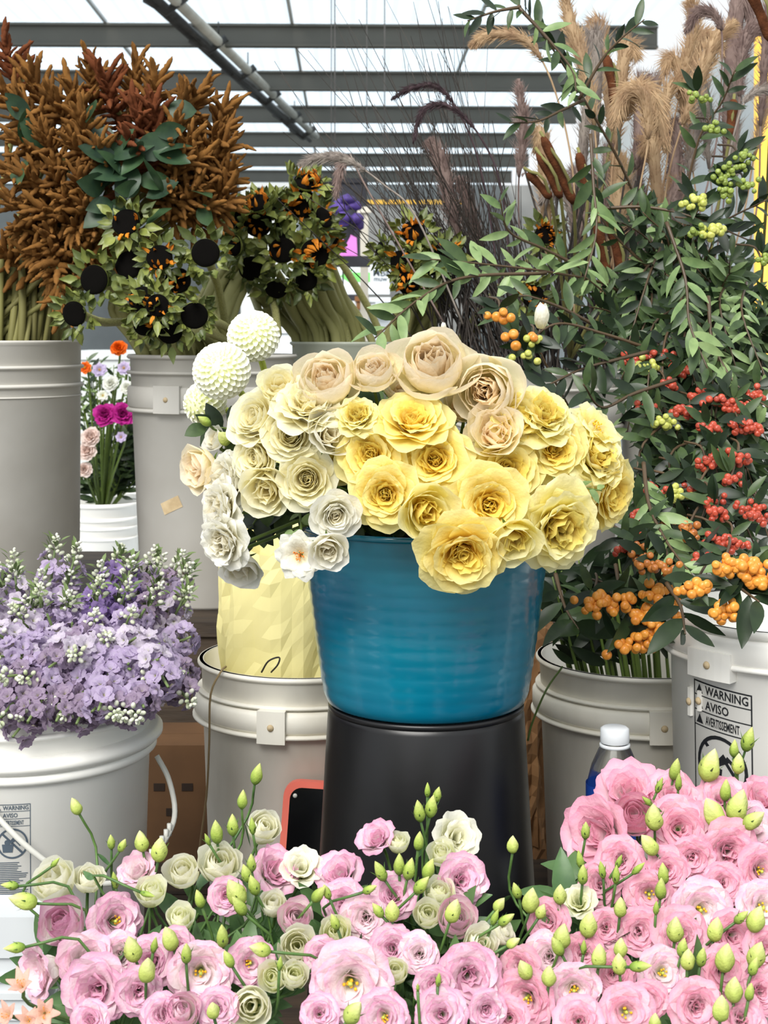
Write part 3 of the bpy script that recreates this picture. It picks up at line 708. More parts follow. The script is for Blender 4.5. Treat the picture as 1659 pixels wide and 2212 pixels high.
# pompon dahlias
M_dah = petal_mat('pompon_petal', [(0, (232, 238, 170)), (.4, (248, 249, 218)), (1, (254, 254, 244))], .25, .08)
V, Fc, G = petal(L=.30, W=.17, th=(62, 30, 10), R=.12, ruf=.0, nu=5, nv=5, tip=.3, r0=0); dpet = mesh('petal', V, Fc, M_dah, G)
M_dcore = mat('dahlia_core', (236, 240, 180), rough=.7)
def dahlia(px, py, dia, D, d, lb, n, stem):
    r = dia / 2 * D / F; M = aim(P(px, py, D), d, 0, r)
    t = thing('pompon_dahlia', M, lb, 'dahlia', 'white dahlias')
    v, f = ico(2); obj('core', mesh('core', [x * .74 for x in v], f, M_dcore), t)
    for k in range(n):
        z = 1 - 1.72 * (k + .5) / n; a = k * 2.39996; q = (1 - z * z) ** .5
        nn = Vector((q * math.cos(a), q * math.sin(a), z)); sz = .55 + .62 * min(1, (1 - z) / .9) ** .7
        o_ = nn.to_track_quat('Z', 'Y').to_matrix().to_4x4()
        # cup opens away from the pole
        up = Vector((0, 0, 1)); x = (up - nn * up.dot(nn)); x = x.normalized() if x.length > 1e-3 else Vector((1, 0, 0)); y = nn.cross(x)
        R3 = Matrix((( -x).to_4d(), (-y).to_4d(), nn.to_4d(), (0, 0, 0, 1))).transposed(); R3[3] = (0, 0, 0, 1); R3[0][3] = R3[1][3] = R3[2][3] = 0
        obj('petal', dpet, t, Matrix.Translation(nn * .72) @ R3 @ Matrix.Rotation(.25, 4, 'Y') @ Matrix.Scale(sz, 4))
    stem_to(M, stem, .0042, M_pist, t)
dahlia(548, 724, 120, 1.80, (.12, -.75, .45), 'white pompon dahlia standing highest left of the roses', 210, [P(552, 740, 1.82), P(572, 800, 1.84), P(598, 870, 1.85), TUBC])
dahlia(478, 800, 132, 1.76, (-.05, -.9, .3), 'white pompon dahlia, lower and larger, at the far left', 230, [P(486, 810, 1.79), P(530, 860, 1.83), P(580, 930, 1.85), TUBC])
dahlia(440, 872, 104, 1.84, (-.6, -.5, -.1), 'white dahlia half hidden beneath the larger pompon', 150, [P(450, 872, 1.85), P(520, 900, 1.87), P(580, 950, 1.87), TUBC])
# small buds and calyces among the roses
def bud_mesh(seed, c0, c1, c2, lob=.06, tw=1.6, r=.30):
    m = petal_mat('bud_skin_%d' % seed, [(0, c0), (.5, c1), (1, c2)], .15, .15, .5)
    V = []; Fc = []; G = []; n = 20; mm = 11
    for j in range(mm):
        t = j / (mm - 1); rr = r * (math.sin(math.pi * (.06 + .94 * t) ** .72) ** .85 if t < 1 else 0) * (1 - .15 * t)
        for k in range(n):
            a = 2 * math.pi * k / n; q = rr * (1 + lob * math.sin(4 * (a + tw * t)) * min(1, t * 3))
            V.append((q * math.cos(a), q * math.sin(a), t)); G.append(t)
    for j in range(mm - 1):
        for k in range(n): Fc.append((j * n + k, j * n + (k + 1) % n, (j + 1) * n + (k + 1) % n, (j + 1) * n + k))
    return mesh('bud', V, Fc, m, G)
BUDS = [bud_mesh(1, (100, 134, 52), (168, 190, 88), (214, 222, 138), .07, 1.6, .25), bud_mesh(2, (150, 176, 74), (196, 210, 112), (232, 234, 168), .09, 1.2, .31), bud_mesh(3, (110, 144, 58), (160, 186, 84), (190, 206, 110), .05, 2, .19)]
def sepals(l, n=5, m=None):
    b = MB(); v, f = lathe([(.03, -.06), (.07, -.02), (.08, .02), (.03, .06)], 8); b.add(v, f)
    for k in range(n):
        V, Fc, G = leaf(l, .04, .3, .1, 5); b.add(V, Fc, G, RZ(k * 6.283 / n) @ Matrix.Translation((.08, 0, .0)) @ Matrix.Rotation(-1.22, 4, 'Y'))
    return b.mesh('calyx', m or M_lstem)
SEP = [sepals(.62), sepals(.4), sepals(.7)]
for px, py, sz, dd, lb in [(838, 832, 44, (0, -.2, 1), 'green rosebud standing before the blush roses'), (978, 926, 44, (.1, -.4, .9), 'green rosebud under the blush rose right of centre'), (482, 945, 46, (-.3, -.7, .5), 'round pale green bud at the left of the cream roses'), (440, 908, 40, (-.5, -.6, .4), 'small green bud below the half hidden dahlia')]:
    D = 1.74; L_ = sz * D / F; d = Vector(dd).normalized(); loc = P(px, py, D) - d * L_ / 2; M = aim(loc, d, 0, L_)
    t = thing('rosebud', M, lb, 'bud', 'rosebuds in the teal tub'); obj('bud', BUDS[1] if 'pale' in lb else BUDS[0], t); obj('calyx', SEP[1], t)
    stem_to(M, [loc, loc - d * .03, loc.lerp(TUBC, .7), TUBC], .0018, M_stem, t)
# foliage sprigs in the tub
LEAF = {}
def leafmesh(key, L=1., W=.2, fold=.25, bend=.3, m=None, twist=0., nv=7, tipw=.9):
    if key not in LEAF:
        V, Fc, G = leaf(L, W, fold, bend, nv, twist, tipw); LEAF[key] = mesh('leaf', V, Fc, m, G)
    return LEAF[key]
def leafM(loc, d, up, L):
    x = Vector(d).normalized(); z = Vector(up); z = z - x * z.dot(x); z = z.normalized() if z.length > 1e-4 else x.orthogonal().normalized(); y = z.cross(x)
    M = Matrix((x.to_4d(), y.to_4d(), z.to_4d(), (0, 0, 0, 1))).transposed(); M[3] = (0, 0, 0, 1); M[0][3], M[1][3], M[2][3] = loc
    return M @ Matrix.Scale(L, 4)
def branch(pts, rad, lkeys, llen, n, rd, name, M0=None, spread=.8, m=None, t0=.12, seg=22, face=Vector((0, -1, .5)), pend=None, end_leaf=True):
    """woody stem through world points with leaves in alternate pairs; returns its Empty"""
    c = catmull(pts, seg); root = thing(name, c[0]); M = root.matrix_basis.copy()
    v, f = tube(c, [rad * (1 - .65 * i / seg) for i in range(seg + 1)], 6); obj('twig', mesh('twig', local(M, v), f, m or M_twig), root)
    for k in range(n):
        t = t0 + (1 - t0) * (k + .5) / n; q = t * seg; i = min(int(q), seg - 1); p = c[i].lerp(c[i + 1], q - i); tg = (c[i + 1] - c[i]).normalized()
        side = tg.cross(face).normalized() * (1 if k % 2 else -1)
        d = tg * rd.uniform(.5, 1.0) + side * spread * rd.uniform(.6, 1.2) + Vector((rd.gauss(0, .25), rd.gauss(0, .35), rd.gauss(0, .25)))
        up = face + Vector((rd.gauss(0, .6), rd.gauss(0, .4), rd.gauss(0, .6)))
        obj('leaf', rd.choice(lkeys), root, leafM(p - M.translation, d, up, llen * rd.uniform(.65, 1.2)))
    return root
L_ROSE = [leafmesh('rose1', W=.3, fold=.2, bend=.35, m=M_leafd), leafmesh('rose2', W=.33, fold=.15, bend=.15, m=M_leafm)]
rd = random.Random(3)
for pts, lb in [([(600, 1000), (560, 1110), (520, 1165)], 'green leaf sprig beside the hanging white blooms'), ([(640, 1000), (620, 1100), (560, 1140)], 'dark leaf sprig below the cream rosettes'),
                ([(760, 1000), (770, 1110), (790, 1150)], 'dark leaves under the left yellow rose at the tub rim'), ([(1100, 1000), (1150, 1100), (1180, 1180)], 'green leaves at the right tub rim under the large rosette rose'),
                ([(1160, 980), (1210, 1040), (1300, 1060)], 'lime green sepals between lemon blooms at right'), ([(700, 900), (640, 860), (600, 890)], 'dark leaves behind the dahlia stalks'),
                ([(820, 900), (800, 880), (760, 890)], 'dark leaves behind the green rosebud'), ([(560, 980), (500, 930), (440, 920)], 'green sprig of small leaves under the dahlias'),
                ([(900, 1020), (890, 1120), (870, 1160)], 'dark leaves beneath the lemon cupped rose'), ([(640, 1060), (650, 1150), (620, 1175)], 'yellow green leaves above the open white bloom')]:
    lime = 'lime' in lb or 'yellow green' in lb
    dd = 1.66 if lime else 1.78
    o_ = branch([P(x, y, 1.8 if k == 0 else dd) for k, (x, y) in enumerate(pts)], .0022, L_ROSE if not lime else [leafmesh('lime', W=.25, m=M_leafp)], .032 if not lime else .022, 9, rd, 'leaf_sprig', m=M_stem)
    tag(o_, lb, 'leaves', 'leaf sprigs in the teal tub')
for i in range(26):   # inner foliage closing the gaps between the blooms
    a = rd.uniform(0, 6.28); q = rd.random() ** .5
    px, py = BC[0] + 20 + 400 * q * math.cos(a), BC[1] + 30 + 170 * q * math.sin(a)
    o_ = branch([TUBC, P(px, py, 1.84) * .5 + TUBC * .5, P(px, py, 1.80)], .002, L_ROSE, .045, 8, rd, 'leaf_sprig', m=M_stem, t0=.5, seg=10)
    reg(o_, px, 'dark leaf sprig deep between the rose blooms', 'in the teal tub', 'leaves', 'inner leaf sprigs of the rose bunch')
# ------------------------------------------------------------------ lisianthus in the foreground
def lis_T(kind, form, seed):
    rd = random.Random(seed); P_ = []
    if form in ('open', 'double'):
        P_ += ring_parts(kind, 5, rd, 0, L=1.02, W=.70, th=(58, 52, 104), R=.95, ruf=.06, tip=.16)
        P_ += ring_parts(kind, 5, rd, .6, L=.92, W=.62, th=(46, 40, 92), R=.7, ruf=.06, tip=.16)
        P_ += ring_parts(kind, 5, rd, .25, L=.80, W=.52, th=(34, 28, 70), R=.52, ruf=.06, tip=.16)
        if form == 'double':
            P_.append(core_part(kind, [(6, dict(L=.7, W=.42, th=(30, 20, 50), R=.4, ruf=.08)), (6, dict(L=.62, W=.34, th=(22, 10, 28), R=.3, ruf=.08)), (5, dict(L=.55, W=.24, th=(12, 4, 4), R=.2, ruf=.06))], rd, nu=6, nv=6))
        else:
            P_.append(core_part(kind, [(5, dict(L=.64, W=.40, th=(26, 16, 36), R=.36, ruf=.05))], rd, nu=6, nv=6))
            b = MB(); v, f = lathe([(0, .05), (.06, .1), (.07, .22), (.03, .32), (.02, .4), (.06, .44), (.05, .48), (0, .5)], 10); b.add(v, f)
            P_.append(('pistil', b.mesh('pistil', M_pist), I4)); P_.append(stamen_part(7, .17, .42, M_stam, rd, .045))
    elif form == 'cup':
        P_ += ring_parts(kind, 4, rd, 0, L=1.42, W=.88, th=(82, 24, 2), R=.74, ruf=.05, tip=.15)
        P_ += ring_parts(kind, 4, rd, .8, L=1.36, W=.80, th=(72, 14, -14), R=.64, ruf=.04, tip=.15)
        P_ += ring_parts(kind, 3, rd, .3, L=1.28, W=.66, th=(58, 8, -18), R=.48, ruf=.04, tip=.15)
        P_.append(core_part(kind, [(4, dict(L=1.2, W=.5, th=(42, 4, -16), R=.34, ruf=.03)), (3, dict(L=1.16, W=.36, th=(26, 2, -12), R=.2, ruf=.03))], rd, nu=7, nv=6, jit=.06))
    elif form == 'flare':
        P_ += ring_parts(kind, 5, rd, 0, L=1.3, W=.72, th=(52, 26, 86), R=.7, ruf=.08, tip=.18)
        P_ += ring_parts(kind, 5, rd, .6, L=1.2, W=.62, th=(40, 16, 62), R=.56, ruf=.08, tip=.18)
        P_.append(core_part(kind, [(5, dict(L=1.05, W=.5, th=(30, 10, 36), R=.42, ruf=.07)), (4, dict(L=.95, W=.36, th=(16, 4, 12), R=.3, ruf=.06))], rd, nu=6, nv=6))
    b = MB()
    for k in range(5):
        V, Fc, G = leaf(.5, .05, .3, .15, 5); b.add(V, Fc, G, RZ(k * 1.2566) @ Matrix.Translation((.05, 0, -.02)) @ Matrix.Rotation(-.9, 4, 'Y'))
    P_.append(('calyx', b.mesh('calyx', M_lstem), I4))
    return P_
LT = {}
def lis_tpl(kind, form, i):
    k = (kind, form, i % 3)
    if k not in LT: LT[k] = lis_T(kind, form, 900 + len(LT) * 13)
    return LT[k]
LIS = {'L': [  # px, py, diameter, kind, form, facing
 (137, 1996, 112, 'pink', 'cup', (-.2, .45)), (246, 1990, 118, 'pink', 'open', (.55, .25)), (118, 1905, 106, 'ivory', 'cup', (-.35, .6)), (192, 1900, 72, 'ivory', 'cup', (.2, .7)),
 (186, 2080, 122, 'palepink', 'flare', (.2, .5)), (212, 2136, 146, 'pink', 'double', (0, .15)), (92, 2100, 122, 'palepink', 'flare', (-.7, .0)), (434, 2100, 132, 'palepink', 'open', (.1, .1)),
 (330, 2075, 110, 'pink', 'double', (-.2, .3)), (300, 1885, 84, 'palepink', 'flare', (-.3, .7)), (326, 1930, 74, 'greencream', 'cup', (.0, .75)), (396, 1884, 84, 'ivory', 'cup', (-.15, .6)), (476, 1868, 100, 'ivory', 'cup', (.1, .6)),
 (390, 1985, 66, 'greencream', 'cup', (.1, .75)), (592, 1882, 104, 'pink', 'flare', (.45, .6)), (650, 1876, 84, 'ivory', 'flare', (.1, .7)), (568, 1790, 88, 'ivory', 'cup', (.3, .5)),
 (640, 1986, 84, 'palepink', 'cup', (.0, .45)), (642, 2045, 94, 'ivory', 'cup', (.0, .25)), (592, 2112, 72, 'greencream', 'cup', (-.2, .3)), (634, 2110, 70, 'greencream', 'cup', (.2, .55)),
 (350, 2192, 90, 'pink', 'double', (0, .4)), (392, 2190, 96, 'palepink', 'cup', (.1, .5)), (542, 2172, 100, 'ivory', 'cup', (.0, .1)), (196, 2204, 84, 'pink', 'double', (-.1, .4)),
 (540, 2080, 100, 'pink', 'open', (.2, .3)), (300, 2140, 100, 'pink', 'double', (.3, .2)), (490, 1935, 80, 'pink', 'double', (.1, .4)), (590, 1955, 70, 'ivory', 'cup', (.1, .7)), (470, 2180, 90, 'pink', 'double', (.1, .3)), (262, 2060, 90, 'palepink', 'double', (0, .3)), (380, 2050, 90, 'pink', 'double', (0, .3))],
 'M': [
 (726, 2016, 76, 'greencream', 'cup', (-.1, .45)), (790, 1982, 100, 'palepink', 'double', (-.1, .15)), (735, 1888, 98, 'pink', 'flare', (-.3, .7)), (744, 1950, 98, 'pink', 'double', (-.3, .4)), (757, 2122, 168, 'palepink', 'open', (0, .1)),
 (815, 1812, 82, 'pink', 'flare', (-.3, .75)), (985, 1812, 98, 'ivory', 'flare', (.35, .5)), (955, 1846, 66, 'greencream', 'cup', (-.2, .6)), (995, 1902, 112, 'pink', 'double', (.35, .3)), (850, 1936, 100, 'pink', 'double', (.1, .55)),
 (948, 1932, 74, 'greencream', 'cup', (.1, .7)), (924, 1978, 70, 'greencream', 'cup', (0, .5)), (986, 1986, 96, 'palepink', 'cup', (.1, .4)), (860, 1822, 54, 'greencream', 'cup', (-.05, .85)), (1012, 2106, 138, 'pink', 'double', (.1, .15)),
 (1038, 2046, 90, 'ivory', 'cup', (.35, .5)), (1084, 2018, 60, 'ivory', 'cup', (.75, .3)), (855, 2100, 64, 'greencream', 'cup', (-.1, .6)), (848, 2050, 100, 'pink', 'double', (0, .4)), (830, 2196, 110, 'pink', 'open', (-.2, .2)), (955, 2192, 112, 'pink', 'double', (0, .4)),
 (700, 2065, 84, 'pink', 'double', (-.2, .2)), (905, 2060, 84, 'palepink', 'double', (0, .4)), (690, 2190, 84, 'pink', 'double', (0, .4)), (1050, 2180, 84, 'pink', 'double', (.2, .1)), (940, 2130, 90, 'pink', 'double', (0, .2))],
 'R': [
 (1360, 1712, 132, 'rose', 'flare', (-.1, .75)), (1296, 1802, 156, 'rose', 'flare', (-.6, .3)), (1372, 1765, 104, 'rose', 'cup', (-.2, .4)), (1450, 1722, 110, 'rose', 'double', (0, .6)), (1466, 1790, 136, 'rose', 'double', (-.1, .35)), (1496, 1852, 90, 'rose', 'double', (-.1, .05)),
 (1572, 1840, 130, 'rose', 'double', (.1, .1)), (1642, 1882, 110, 'rose', 'open', (.2, .2)), (1625, 1790, 110, 'palepink', 'flare', (.3, .6)), (1562, 1730, 110, 'rose', 'double', (0, .7)), (1645, 1730, 100, 'rose', 'flare', (.3, .7)),
 (1402, 1932, 100, 'rose', 'open', (-.1, .2)), (1512, 1966, 128, 'palepink', 'open', (0, .25)), (1645, 1962, 112, 'palepink', 'open', (.2, .3)), (1380, 2012, 96, 'rose', 'double', (0, .3)), (1468, 2022, 118, 'rose', 'double', (.1, .35)), (1250, 1950, 70, 'greencream', 'flare', (-.1, .7)),
 (1186, 1992, 96, 'rose', 'double', (-.4, .3)), (1310, 2004, 84, 'rose', 'double', (0, .3)), (1186, 2066, 98, 'palepink', 'double', (-.3, .3)), (1240, 2138, 112, 'palepink', 'open', (-.1, .1)), (1430, 2102, 104, 'palepink', 'open', (.1, .3)), (1140, 2154, 122, 'rose', 'open', (-.4, .1)),
 (1352, 2186, 116, 'rose', 'open', (0, .3)), (1502, 2174, 112, 'rose', 'double', (.1, .2)), (1640, 2144, 96, 'rose', 'double', (.2, .2)), (1562, 2096, 104, 'rose', 'double', (.1, .3)), (1126, 2090, 90, 'rose', 'double', (-.5, .2)), (1326, 2104, 92, 'rose', 'double', (0, .25)), (1400, 2160, 84, 'rose', 'double', (0, .2)),
 (1250, 2205, 100, 'rose', 'double', (-.1, .4)), (1580, 2020, 104, 'rose', 'double', (.1, .3)), (1296, 1910, 96, 'rose', 'double', (-.4, .3)), (1340, 1860, 100, 'rose', 'double', (-.2, .3)), (1440, 1880, 96, 'rose', 'double', (0, .3)), (1560, 1910, 90, 'rose', 'double', (0, .3)), (1600, 2200, 100, 'rose', 'double', (.1, .4)), (1100, 2200, 90, 'rose', 'double', (-.2, .3)),
 (1260, 2060, 90, 'rose', 'double', (0, .3)), (1650, 2050, 90, 'rose', 'double', (.2, .3)), (1520, 1780, 100, 'rose', 'double', (0, .5))]}
WORD = {'pink': 'mauve pink', 'palepink': 'white lisianthus with pink rim', 'ivory': 'ivory', 'greencream': 'greenish cream', 'rose': 'rose pink'}
FORMW = {'open': 'open bloom', 'double': 'ruffled bloom', 'cup': 'cupped bloom', 'flare': 'side-turned flaring bloom'}
WHERE = {'L': 'in the left front bunch', 'M': 'in the middle front bunch', 'R': 'in the right front bunch'}
def lisD(k, px, py):
    if k == 'R': return 1.60 - (py - 1700) / 512 * .36
    return 1.50 - (py - 1780) / 432 * .28
rd = random.Random(21)
def lis_stem(M, loc, d, L_, k, t, r=.0016):
    q = FB[k]; e = q + Vector((rd.uniform(-.07, .07), rd.uniform(-.06, .06), 0)); mid = loc.lerp(e, .5) + Vector((0, .02, .02))
    stem_to(M, [loc, loc - d * L_, mid, e], r, M_lstem, t, seg=10, n=5)
LISV = [lm('lisianthus_leaf', (96, 128, 78), (62, 94, 58))]
L_LIS = [leafmesh('lis1', W=.2, fold=.3, bend=.25, m=LISV[0]), leafmesh('lis2', W=.16, fold=.3, bend=-.1, m=LISV[0])]
for k, L in LIS.items():
    for i, (px, py, dia, kind, form, fc) in enumerate(L):
        D = lisD(k, px, py); r = dia / 2 * D / F * (1.2 if form == 'cup' else 1.12)
        d = Vector((fc[0], -(max(.15, 1 - fc[0] ** 2 - fc[1] ** 2)) ** .5, fc[1] + .05)).normalized()
        d = (d + Vector((0, 0, .3 if form == 'cup' else 0))).normalized()
        h_ = {'cup': .62, 'flare': .62}.get(form, .3)
        loc = P(px, py, D) - d * r * h_; M = aim(loc, d, rd.uniform(0, 6.28), r)
        t = thing('lisianthus', M); place(lis_tpl(kind, form, i), t); lis_stem(M, loc, d, .025, k, t)
        w_ = WORD[kind]; base = w_ + ', ' + FORMW[form] if kind == 'palepink' else w_ + ' lisianthus ' + FORMW[form]
        reg(t, px, base, WHERE[k], 'lisianthus', 'lisianthus ' + WHERE[k])
LB = {'L': [(325, 580, 1, 40, (-.3, .9)), (610, 730, 1, 48, (-.1, 1)), (690, 765, 1, 56, (.15, 1)), (480, 735, 0, 34, (0, 1)), (530, 750, 0, 34, (.4, .8)), (40, 925, 0, 36, (-.95, .2)), (95, 990, 1, 60, (-.8, .3)), (60, 1195, 0, 44, (-.95, .05)),
  (570, 1195, 1, 62, (-.15, .8)), (636, 1285, 1, 62, (.1, .7)), (668, 1180, 2, 40, (.2, .9)), (805, 1215, 0, 48, (.05, .95)), (960, 1140, 0, 54, (0, .95)), (985, 1240, 0, 44, (-.3, .8)), (1120, 1200, 1, 48, (-.7, .3)), (935, 690, 0, 54, (-.05, 1)), (1005, 660, 0, 50, (0, 1)), (1048, 550, 0, 44, (.1, 1)), (1112, 440, 0, 50, (.25, .95)),
  (1015, 950, 1, 66, (-.35, .8)), (1095, 920, 0, 50, (-.2, .8)), (1062, 870, 0, 44, (-.2, .9)), (1086, 825, 0, 42, (0, 1)), (730, 1150, 1, 58, (-.2, .8)), (1090, 665, 2, 40, (-.05, 1)), (895, 725, 2, 30, (-.3, .9)), (495, 900, 2, 40, (-.1, 1)), (640, 965, 2, 34, (.8, -.1)), (1030, 1010, 0, 52, (-.4, .7)), (240, 825, 2, 30, (.6, .7)), (860, 980, 0, 44, (-.2, .9)), (920, 1460, 1, 46, (0, .5)), (1380, 960, 0, 46, (.5, .7)), (1210, 1260, 2, 36, (.1, .9))],
 'M': [(150, 600, 0, 50, (-.15, 1)), (205, 580, 0, 52, (.15, 1)), (187, 510, 2, 34, (0, 1)), (230, 530, 0, 36, (.2, 1)), (150, 730, 0, 44, (.1, 1)), (65, 830, 0, 50, (0, 1)), (110, 850, 0, 52, (.2, 1)), (195, 850, 0, 50, (.3, .9)), (165, 920, 0, 50, (.5, .7)), (35, 1030, 1, 50, (0, .9)), (300, 1030, 1, 56, (.25, .9)), (480, 1060, 2, 40, (.3, .9)), (530, 1070, 0, 42, (.7, .6)), (500, 1005, 1, 36, (.5, .8)), (560, 1170, 1, 34, (.6, .5)),
   (-20, 860, 0, 50, (-.4, .9)), (-130, 1470, 1, 60, (.4, .7)), (-30, 1030, 0, 40, (-.5, .8)), (145, 1365, 2, 20, (0, 1)), (235, 1330, 2, 34, (.1, 1)), (-215, 1080, 0, 40, (-.3, .9)), (-250, 950, 0, 36, (-.3, .9)), (-60, 940, 0, 36, (.6, .4))],
 'R': [(555, 745, 1, 40, (0, 1)), (570, 945, 0, 40, (-.3, .9)), (635, 985, 1, 58, (.1, 1)), (680, 1035, 1, 36, (.3, .9)), (760, 960, 1, 46, (0, 1)), (858, 875, 0, 46, (0, 1)), (870, 685, 0, 40, (0, 1)), (845, 810, 2, 44, (-.2, 1)), (1205, 870, 0, 50, (-.1, 1)), (1195, 935, 0, 50, (0, 1)), (1020, 1015, 1, 46, (0, 1)), (885, 1090, 1, 60, (.1, .9)), (770, 1140, 1, 60, (.1, .9)), (745, 1185, 0, 50, (-.4, .8)), (928, 1225, 1, 56, (0, 1)), (1015, 1260, 1, 50, (-.1, 1)), (1022, 1190, 1, 46, (0, .9)), (605, 1285, 1, 50, (-.3, .7)),
   (1258, 420, 0, 50, (.15, 1)), (1140, 745, 1, 56, (-.5, .7)), (1165, 625, 1, 62, (-.1, .8)), (1272, 475, 2, 40, (0, 1)), (1410, 400, 1, 74, (.2, 1)), (1512, 330, 0, 40, (0, 1)), (1575, 290, 0, 56, (.2, 1)), (1530, 395, 1, 46, (0, 1)), (1418, 605, 1, 74, (-.4, .8)), (1530, 575, 1, 76, (.2, .9)), (1475, 510, 0, 50, (0, 1)), (1258, 1110, 1, 58, (0, 1)), (1432, 1110, 1, 56, (.1, 1)), (1290, 1190, 0, 46, (.1, .9)), (1312, 1240, 1, 50, (0, .9)), (1372, 1232, 0, 46, (.1, .9)), (1475, 1232, 1, 66, (.1, 1)), (1610, 1065, 1, 62, (.2, .9)),
   (1512, 1370, 1, 60, (0, 1)), (1455, 1450, 1, 62, (0, .9)), (1598, 1272, 0, 44, (.2, .9)), (1580, 1382, 0, 42, (.1, 1)), (1612, 1220, 1, 62, (.2, .9)), (940, 855, 2, 42, (-.2, 1)), (1002, 875, 2, 44, (0, 1)), (862, 1190, 2, 36, (0, 1)), (712, 1312, 1, 50, (0, .8)), (1170, 1510, 1, 40, (0, 1)), (1100, 850, 2, 38, (.6, .7)), (1190, 490, 2, 38, (.3, 1)), (1135, 560, 2, 34, (-.6, .6)), (1110, 1275, 0, 46, (.9, .2)), (1015, 820, 2, 34, (.3, .9)), (1175, 1020, 2, 34, (0, 1)), (1545, 1060, 0, 40, (.5, .6)), (1600, 640, 1, 54, (.6, .6))]}
for k, L in LB.items():
    for i, (cx_, cy_, kd, sz, dd) in enumerate(L):
        px = cx_ / 2 + (0 if k == 'L' else 830); py = 1450 + cy_ / 2; D = max(1.08, lisD(k, px, py) - .05); L_ = sz * D / F * 1.05
        d = Vector((dd[0], -.3, dd[1])).normalized(); loc = P(px, py, D) - d * L_ / 2; M = aim(loc, d, rd.uniform(0, 6), L_)
        t = thing('lisianthus_bud', M); obj('bud', BUDS[kd], t); obj('calyx', SEP[rd.randint(0, 2)], t); lis_stem(M, loc, d, .05, k, t, .0014)
        if i % 3 == 0: obj('leaf', rd.choice(L_LIS), t, leafM(M.inverted() @ (loc - d * .05), (rd.uniform(-.7, .7), .3, -.8), (0, 1, .3), 1.1))
        reg(t, px, ('slim green', 'plump pale green', 'slim green')[kd] + ' lisianthus bud', WHERE[k], 'bud', 'lisianthus buds ' + WHERE[k])
# leafy stalks deep in the bunches
for k, (x0, x1) in {'L': (60, 640), 'M': (700, 1060), 'R': (1130, 1660)}.items():
    for i in range(20 if k != 'M' else 14):
        px = rd.uniform(x0, x1); py = rd.uniform(1900 if k != 'R' else 1800, 2180); D = lisD(k, px, py) + .05
        e = FB[k] + Vector((rd.uniform(-.06, .06), rd.uniform(-.05, .05), 0)); p = P(px, py, D)
        o_ = branch([e, e.lerp(p, .55) + Vector((0, .02, 0)), p], .002, L_LIS, .05, 12, rd, 'leafy_stalk', m=M_lstem, t0=.4, seg=10)
        reg(o_, px, 'leafy green lisianthus stalk between the blooms', WHERE[k], 'stalk', 'leafy stalks ' + WHERE[k])
# peach alstroemeria at the lower left corner
pset('peach', [(0, (250, 226, 190)), (.5, (250, 214, 196)), (1, (244, 196, 180))], [(0, (240, 200, 120)), (1, (250, 216, 190))])
for i, (px, py, dia, fc) in enumerate([(46, 2126, 70, (-.1, .75)), (96, 2188, 76, (.1, .3)), (14, 2192, 66, (-.3, .4)), (60, 2202, 60, (0, .5))]):
    D = 1.2; r = dia / 2 * D / F * 1.2; d = Vector((fc[0], -.6, fc[1])).normalized(); loc = P(px, py, D) - d * r * .4; M = aim(loc, d, i, r)
    T_ = ring_parts('peach', 6, rd, L=1.15, W=.26, th=(20, 36, 70), R=.4, ruf=.03, tip=.3, point=.15) + [stamen_part(6, .25, .7, M_orange_st, rd, .04)]
    t = thing('alstroemeria', M); place(T_, t); lis_stem(M, loc, d, .03, 'L', t)
    reg(t, px, 'small peach lily bloom', 'in the lower left corner', 'lily', 'peach lilies in the lower left corner')

# ------------------------------------------------------------------ lilac stock
pset('lilac', [(0, (214, 214, 160)), (.3, (212, 200, 222)), (1, (192, 174, 208))], [(0, (200, 200, 150)), (1, (196, 176, 212))])
pset('mist', [(0, (214, 216, 168)), (.3, (232, 226, 234)), (1, (216, 204, 224))], [(0, (206, 206, 160)), (1, (224, 214, 228))])
pset('violet', [(0, (190, 186, 150)), (.3, (178, 156, 204)), (1, (156, 130, 190))], [(0, (180, 170, 140)), (1, (160, 136, 192))])
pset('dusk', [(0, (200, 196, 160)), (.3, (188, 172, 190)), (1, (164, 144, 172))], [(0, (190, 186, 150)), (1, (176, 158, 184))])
M_sbud = mat('stock_bud', (216, 214, 208), (160, 172, 128), 60, rough=.5, rnd=.3)
M_sgreen = lm('stock_green', (122, 140, 88), (86, 106, 64))
FLO = {}
rd = random.Random(41)
for kd in ('lilac', 'mist', 'violet', 'dusk'):
    FLO[kd] = []
    for j in range(3):
        b = MB()
        for n_, kw in ((5, dict(L=1.0, W=.42, th=(20, 70, 98), R=.9, ruf=.1, tip=.2)), (4, dict(L=.7, W=.34, th=(10, 46, 70), R=.6, ruf=.1, tip=.2))):
            for i in range(n_):
                V, Fc, G = petal(seed=rd.randint(0, 999), nu=5, nv=5, **kw); b.add(V, Fc, G, RZ(i * 6.283 / n_ + rd.uniform(-.2, .2)) @ Matrix.Rotation(rd.uniform(-.2, .2), 4, 'Y'))
        FLO[kd].append(b.mesh('floret', PM[kd][0], True, True))
SB = []
for j in range(3):
    b = MB(); v0, f0 = ico(1)
    for k in range(13):
        t = k / 13; a = k * 2.4; r = .010 * (1 - t) + .001; z = .126 + .030 * t
        s = .0031 * (1 - .4 * t); d = Vector((math.cos(a), math.sin(a), .7)).normalized()
        b.add([Vector((x.x * s, x.y * s, x.z * s * 1.5)) for x in v0], f0, None, aim(Vector((r * math.cos(a), r * math.sin(a), z)), d))
    SB.append(b.mesh('bud_cluster', M_sbud))
SG = []
